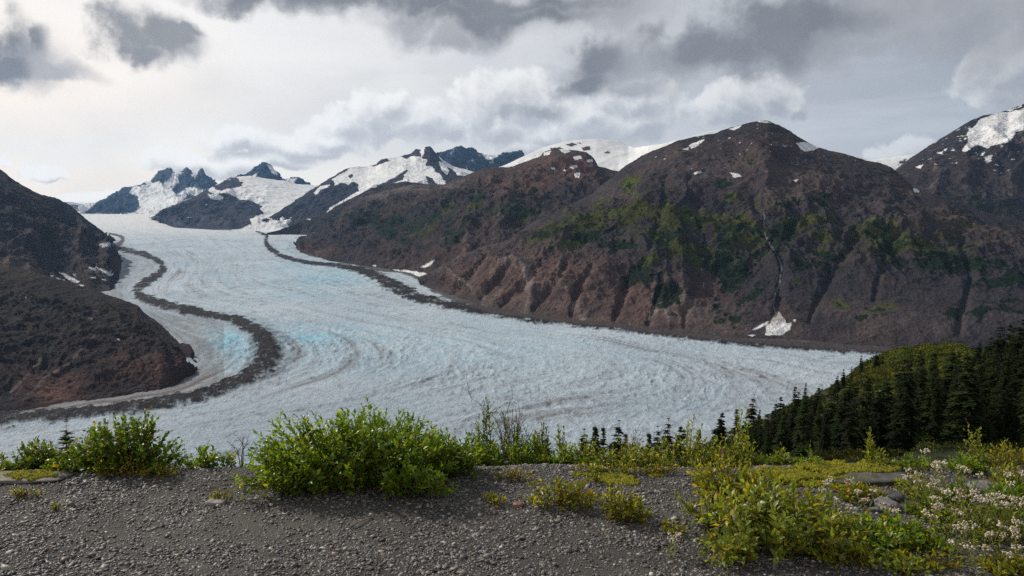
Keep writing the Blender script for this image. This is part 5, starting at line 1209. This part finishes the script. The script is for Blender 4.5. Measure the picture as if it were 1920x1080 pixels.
for k, (w, wh, rg, dr) in enumerate([(.13, 64, .45, .45), (.17, 58, .55, .55), (.105, 64, .5, .35), (.15, 48, .7, .5), (.20, 52, .5, .6)]):
    tv, tf, cv, cf, cc = conifer(40 + k, w, wh, rg, dr)
    tm = new_mesh('trunk', tv, tf, MAT_BARK, smooth=True, cols=np.tile((.06, .048, .04), (len(tv), 1))); cc = cc * np.array([(1, 1, 1), (.65, .7, .8), (1.5, 1.35, .9), (.9, .75, .8), (1.25, 1.3, 1.1)][k]); cm = new_mesh('crown', cv, cf, MAT_NEEDLE, cols=cc)
    VARS.append((tm, cm, (cv, cf, cc)))
def tree(x, y, z, h, var, rz, label, group, wide=1.0):
    e = empty('conifer', (x, y, z - .03 * h), rz); e.scale = (h * wide, h * wide, h); e.rotation_euler = (rs.normal(0, .03), rs.normal(0, .03), rz)
    tag(e, label, 'tree', group)
    for src, nm in ((VARS[var][0], 'trunk'), (VARS[var][1], 'crown')):
        c = src.copy(); c.name = nm; COL.objects.link(c); c.parent = e
    return e
rs = np.random.RandomState(11)
SPECIAL = [(1084, 812, 62, 0), (1097, 798, 70, 1), (1111, 792, 66, 2), (1122, 800, 72, 0), (1133, 794, 64, 2), (1152, 783, 60, 1), (1166, 806, 70, 2), (1186, 824, 60, 0), (1206, 822, 74, 1), (1218, 803, 64, 2),
           (1236, 795, 80, 1), (1253, 780, 76, 1), (1268, 792, 82, 0), (1283, 800, 90, 3), (1312, 800, 100, 2), (1344, 774, 96, 1), (1356, 768, 100, 0), (1384, 762, 104, 2), (1408, 737, 108, 1),
           (1424, 764, 120, 2), (1437, 772, 130, 0), (1455, 748, 130, 1), (1465, 740, 126, 0), (1476, 752, 140, 1), (1487, 719, 130, 2), (1496, 727, 136, 1), (1509, 714, 150, 2), (1572, 700, 240, 1),
           (1583, 690, 250, 0), (1598, 684, 260, 2), (1618, 664, 270, 0), (1645, 655, 280, 1), (1655, 660, 280, 2), (1835, 636, 250, 1), (1848, 645, 240, 0), (1862, 622, 190, 1), (1872, 630, 180, 0), (1884, 598, 150, 1), (1893, 602, 160, 0), (1903, 606, 140, 2), (1914, 598, 130, 1), (1926, 590, 130, 0), (1805, 648, 300, 1)]
SPEC_LABEL = {1408: 'tallest lone conifer standing out against the ice left of the forest edge', 1152: 'tallest of the small conifers peeping over the rim, right of centre', 1084: 'leftmost small conifer top above the rim bushes', 1253: 'bushy-topped conifer above the rim, left of the pale willow',
              1509: 'thin snag-like conifer on the skyline of the forest against the ice', 1487: 'pointed conifer left of the thin snag on the forest skyline', 1465: 'leaning twin-topped conifer on the forest edge against the ice',
              1384: 'narrow conifer just left of the tallest lone conifer', 1884: 'tallest spire among the dark conifers by the right edge', 1835: 'conifer on the saddle between knoll and the right-edge trees', 1618: 'single small spire on the left shoulder of the green knoll', 1344: 'dense conifer behind the pale willow, its top against the ice',
              1805: 'small lone spire on the crest right of the green knoll', 1926: 'dark conifer cut off by the right edge of the picture'}
ORD = ['first', 'second', 'third', 'fourth', 'fifth', 'sixth', 'seventh', 'eighth', 'ninth', 'tenth', 'eleventh', 'twelfth', 'thirteenth', 'fourteenth']
ZONES = [(0, 1300, 'of the row of small conifers peeping over the rim bushes'), (1300, 1540, 'of the conifers on the forest edge against the ice'),
         (1540, 1800, 'of the small spires on the left shoulder of the green knoll'), (1800, 2100, 'of the dark spires on the skyline near the right edge')]
def zone_label(px):
    for a, b, t in ZONES:
        if a <= px < b:
            return '%s from the left %s' % (ORD[sorted(s[0] for s in SPECIAL if a <= s[0] < b).index(px)], t)
placed = []
for px, pt, Y, var in SPECIAL:
    p = P3(px, pt, Y); z = hill_z(p[0], p[1]); h = min(max(p[2] - z, 8.0), 26.0); z = p[2] - h
    grp = 'conifers on the skyline of the right slope'
    lab = SPEC_LABEL.get(px, zone_label(px))
    tree(p[0], p[1], z, h, var if var < 5 else 0, rs.uniform(0, 6.3), lab, grp, wide=rs.uniform(1.1, 1.5)); placed.append((p[0], p[1]))
# forest body: nearest ones single, the far rest as one mass
P_, PXh, PYh, Vh = HILL['P'][7:], HILL['PX'][7:], HILL['PY'][7:], HILL['V'][7:]
nr, nc = Vh.shape
cand = []
opens = [(1700, 682, 125, 36), (1812, 686, 50, 14), (1600, 748, 26, 9), (1800, 712, 40, 8), (1735, 700, 40, 14), (1690, 690, 35, 10)]
tries = 0
while len(cand) < 1700 and tries < 90000:
    tries += 1
    i, j = rs.randint(0, nr - 12), rs.randint(0, nc)
    if len(cand) < 110 and (P_[i, j][1] > 72 or PXh[i, j] < 1380 or PXh[i, j] > 1960): continue
    px, py, p = PXh[i, j], PYh[i, j], P_[i, j]
    if px < 1060 or px > 2080 or p[1] < 27: continue
    if any(((px - a) / c) ** 2 + ((py - b) / d) ** 2 < 1 for a, b, c, d in opens): continue
    # thin toward the crest so that the skyline stays as surveyed
    h = (rs.uniform(3.5, 9.5) if rs.rand() < .8 else rs.uniform(9.5, 13.5)) * (1.15 if px > 1840 else 1)
    top = py - h * 1440 / p[1]
    sky = np.interp(px, [1060, 1100, 1200, 1300, 1400, 1450, 1500, 1560, 1600, 1640, 1700, 1780, 1830, 1860, 1900, 2100], [835, 812, 828, 808, 775, 755, 728, 706, 688, 662, 645, 640, 650, 632, 608, 560])
    if top < sky: h = (py - sky) * p[1] / 1440 * rs.uniform(.7, 1.0)
    if h < 2.0: continue
    dd = min([(p[0] - a) ** 2 + (p[1] - b) ** 2 for a, b in placed[-900:]] or [99])
    if dd < ((1.9 + p[1] / 112.0) * rs.uniform(.75, 1.4)) ** 2: continue
    placed.append((p[0], p[1])); cand.append((h / p[1], p[0], p[1], p[2], h, px, py))
cand.sort(reverse=True)
vis = [c for c in cand if c[5] < 1935]; hid = [c for c in cand if c[5] >= 1935]
single, mass = vis[:250], vis[250:] + hid
def forest_label(px, py):
    if px < 1330: return 'small dark conifer just beyond the rim, among the row right of centre', 'conifers beyond the rim right of centre'
    if px < 1560: return 'dark conifer on the lower left flank of the forest, beside the ice', 'conifers of the lower left flank'
    if px < 1780 and py > 770: return 'dark conifer in the shaded hollow above the mossy ledge', 'conifers of the shaded hollow'
    if px < 1780: return 'dark conifer on the slope directly below the green knoll', 'conifers below the green knoll'
    return 'dark conifer in the tall stand filling the right edge', 'conifers of the tall right-edge stand'
for c in single:
    tree(c[1], c[2], c[3], c[4], rs.randint(0, 5), rs.uniform(0, 6.3), *forest_label(c[5], c[6]), wide=rs.uniform(.7, 1.5))
VV, FF, CC, off = [], [], [], 0
for c in mass:
    v, f, col = VARS[rs.randint(0, 5)][2]
    k = np.flatnonzero(rs.rand(len(f)) < .55)                    # far trees carry fewer sprays
    v = v[f[k].ravel()]; col_ = col[f[k].ravel()]
    a = rs.uniform(0, 6.3); ca, sa = math.cos(a), math.sin(a); w = c[4] * rs.uniform(.95, 1.4)
    q = np.stack([(v[:, 0] * ca - v[:, 1] * sa) * w + c[1], (v[:, 0] * sa + v[:, 1] * ca) * w + c[2], v[:, 2] * c[4] + c[3] - .2], -1)
    VV.append(q); FF.append(np.arange(len(q)).reshape(-1, 3) + off); CC.append(col_ * rs.uniform(.55, 1.7) * np.array((rs.uniform(.9, 1.4), 1, 1))); off += len(q)
o = new_mesh('forest', np.vstack(VV), np.vstack(FF), MAT_NEEDLE, cols=np.vstack(CC)); tag(o, kind='stuff')
for a, b, _ in VARS:
    bpy.data.objects.remove(a); bpy.data.objects.remove(b)

# leafy scrub on the knoll and under the trees
def scrub():
    rs = np.random.RandomState(77); P, Sz, C = [], [], []
    cnt = 0
    while cnt < 2600:
        i, j = rs.randint(0, nr - 10), rs.randint(0, nc); p = P_[i, j]; px, py = PXh[i, j], PYh[i, j]
        if px < 1250 or px > 2000 or p[1] < 30 or (p[1] < 115 and px < 1380): continue
        knoll = math.exp(-((px - 1710) / 140) ** 2 - ((py - 682) / 45) ** 2) + .8 * math.exp(-((px - 1640) / 50) ** 2 - ((py - 750) / 30) ** 2) + .26
        if rs.rand() > (knoll if p[1] > 115 else .5): continue
        near = p[1] < 115
        small = .30 if near else .45 if px < 1610 and p[1] > 100 else 1.0
        cnt += 1
        r = rs.uniform(1.2, 3.4) * small; m = int((420 if near else 130) * r)
        a, e = rs.uniform(0, 6.3, m), np.arcsin(rs.uniform(0, 1, m)); k = rs.uniform(.7, 1.05, m)
        d = np.stack([np.cos(e) * np.cos(a), np.cos(e) * np.sin(a), np.sin(e) * .7], -1) * (r * k)[:, None]
        P.append(p + d); Sz.append(np.full(m, .045 if near else (.10 + .04 * r) * (.5 + p[1] / 500))); C.append(np.array((.040, .058, .011)) * rs.uniform(.5, 1.9) * (1.35 if knoll > .5 else 1) * np.array((rs.uniform(.9, 1.6), 1, 1)) * rs.uniform(.6, 1.4, (m, 1)))
    P, Sz, C = np.vstack(P), np.concatenate(Sz), np.vstack(C); m = len(P)
    v = P[:, None] + rs.normal(0, 1, (m, 3, 3)) * Sz[:, None, None]
    o = new_mesh('scrub', v.reshape(-1, 3), np.arange(m * 3).reshape(-1, 3), MAT_NEEDLE, cols=np.repeat(C, 3, 0)); tag(o, kind='stuff')
scrub()

# dark saplings in the left bush
def sapling(px, pt, Y, label, seed, hmin=.3):
    rs = np.random.RandomState(seed); p = P3(px, pt, Y); z = float(gz(p[0], p[1])); h = p[2] - z
    tv, tf, cv, cf, cc = conifer(seed, .26, 26, .5, .1)
    s = np.array((h, h, h)); e = empty('conifer_sapling', (p[0], p[1], z)); tag(e, label, 'tree')
    new_mesh('trunk', tv * s, tf, MAT_BARK, e, True, cols=np.tile((.06, .05, .04), (len(tv), 1)))
    new_mesh('crown', cv * s, cf, MAT_NEEDLE, e, cols=cc * np.array((1.0, 1.1, 1.0)))
sapling(122, 780, 5.1, 'dark little conifer sapling rising left of the left bush', 91)
sapling(232, 790, 5.15, 'dark conifer sapling behind the tall shoot of the left bush', 92)
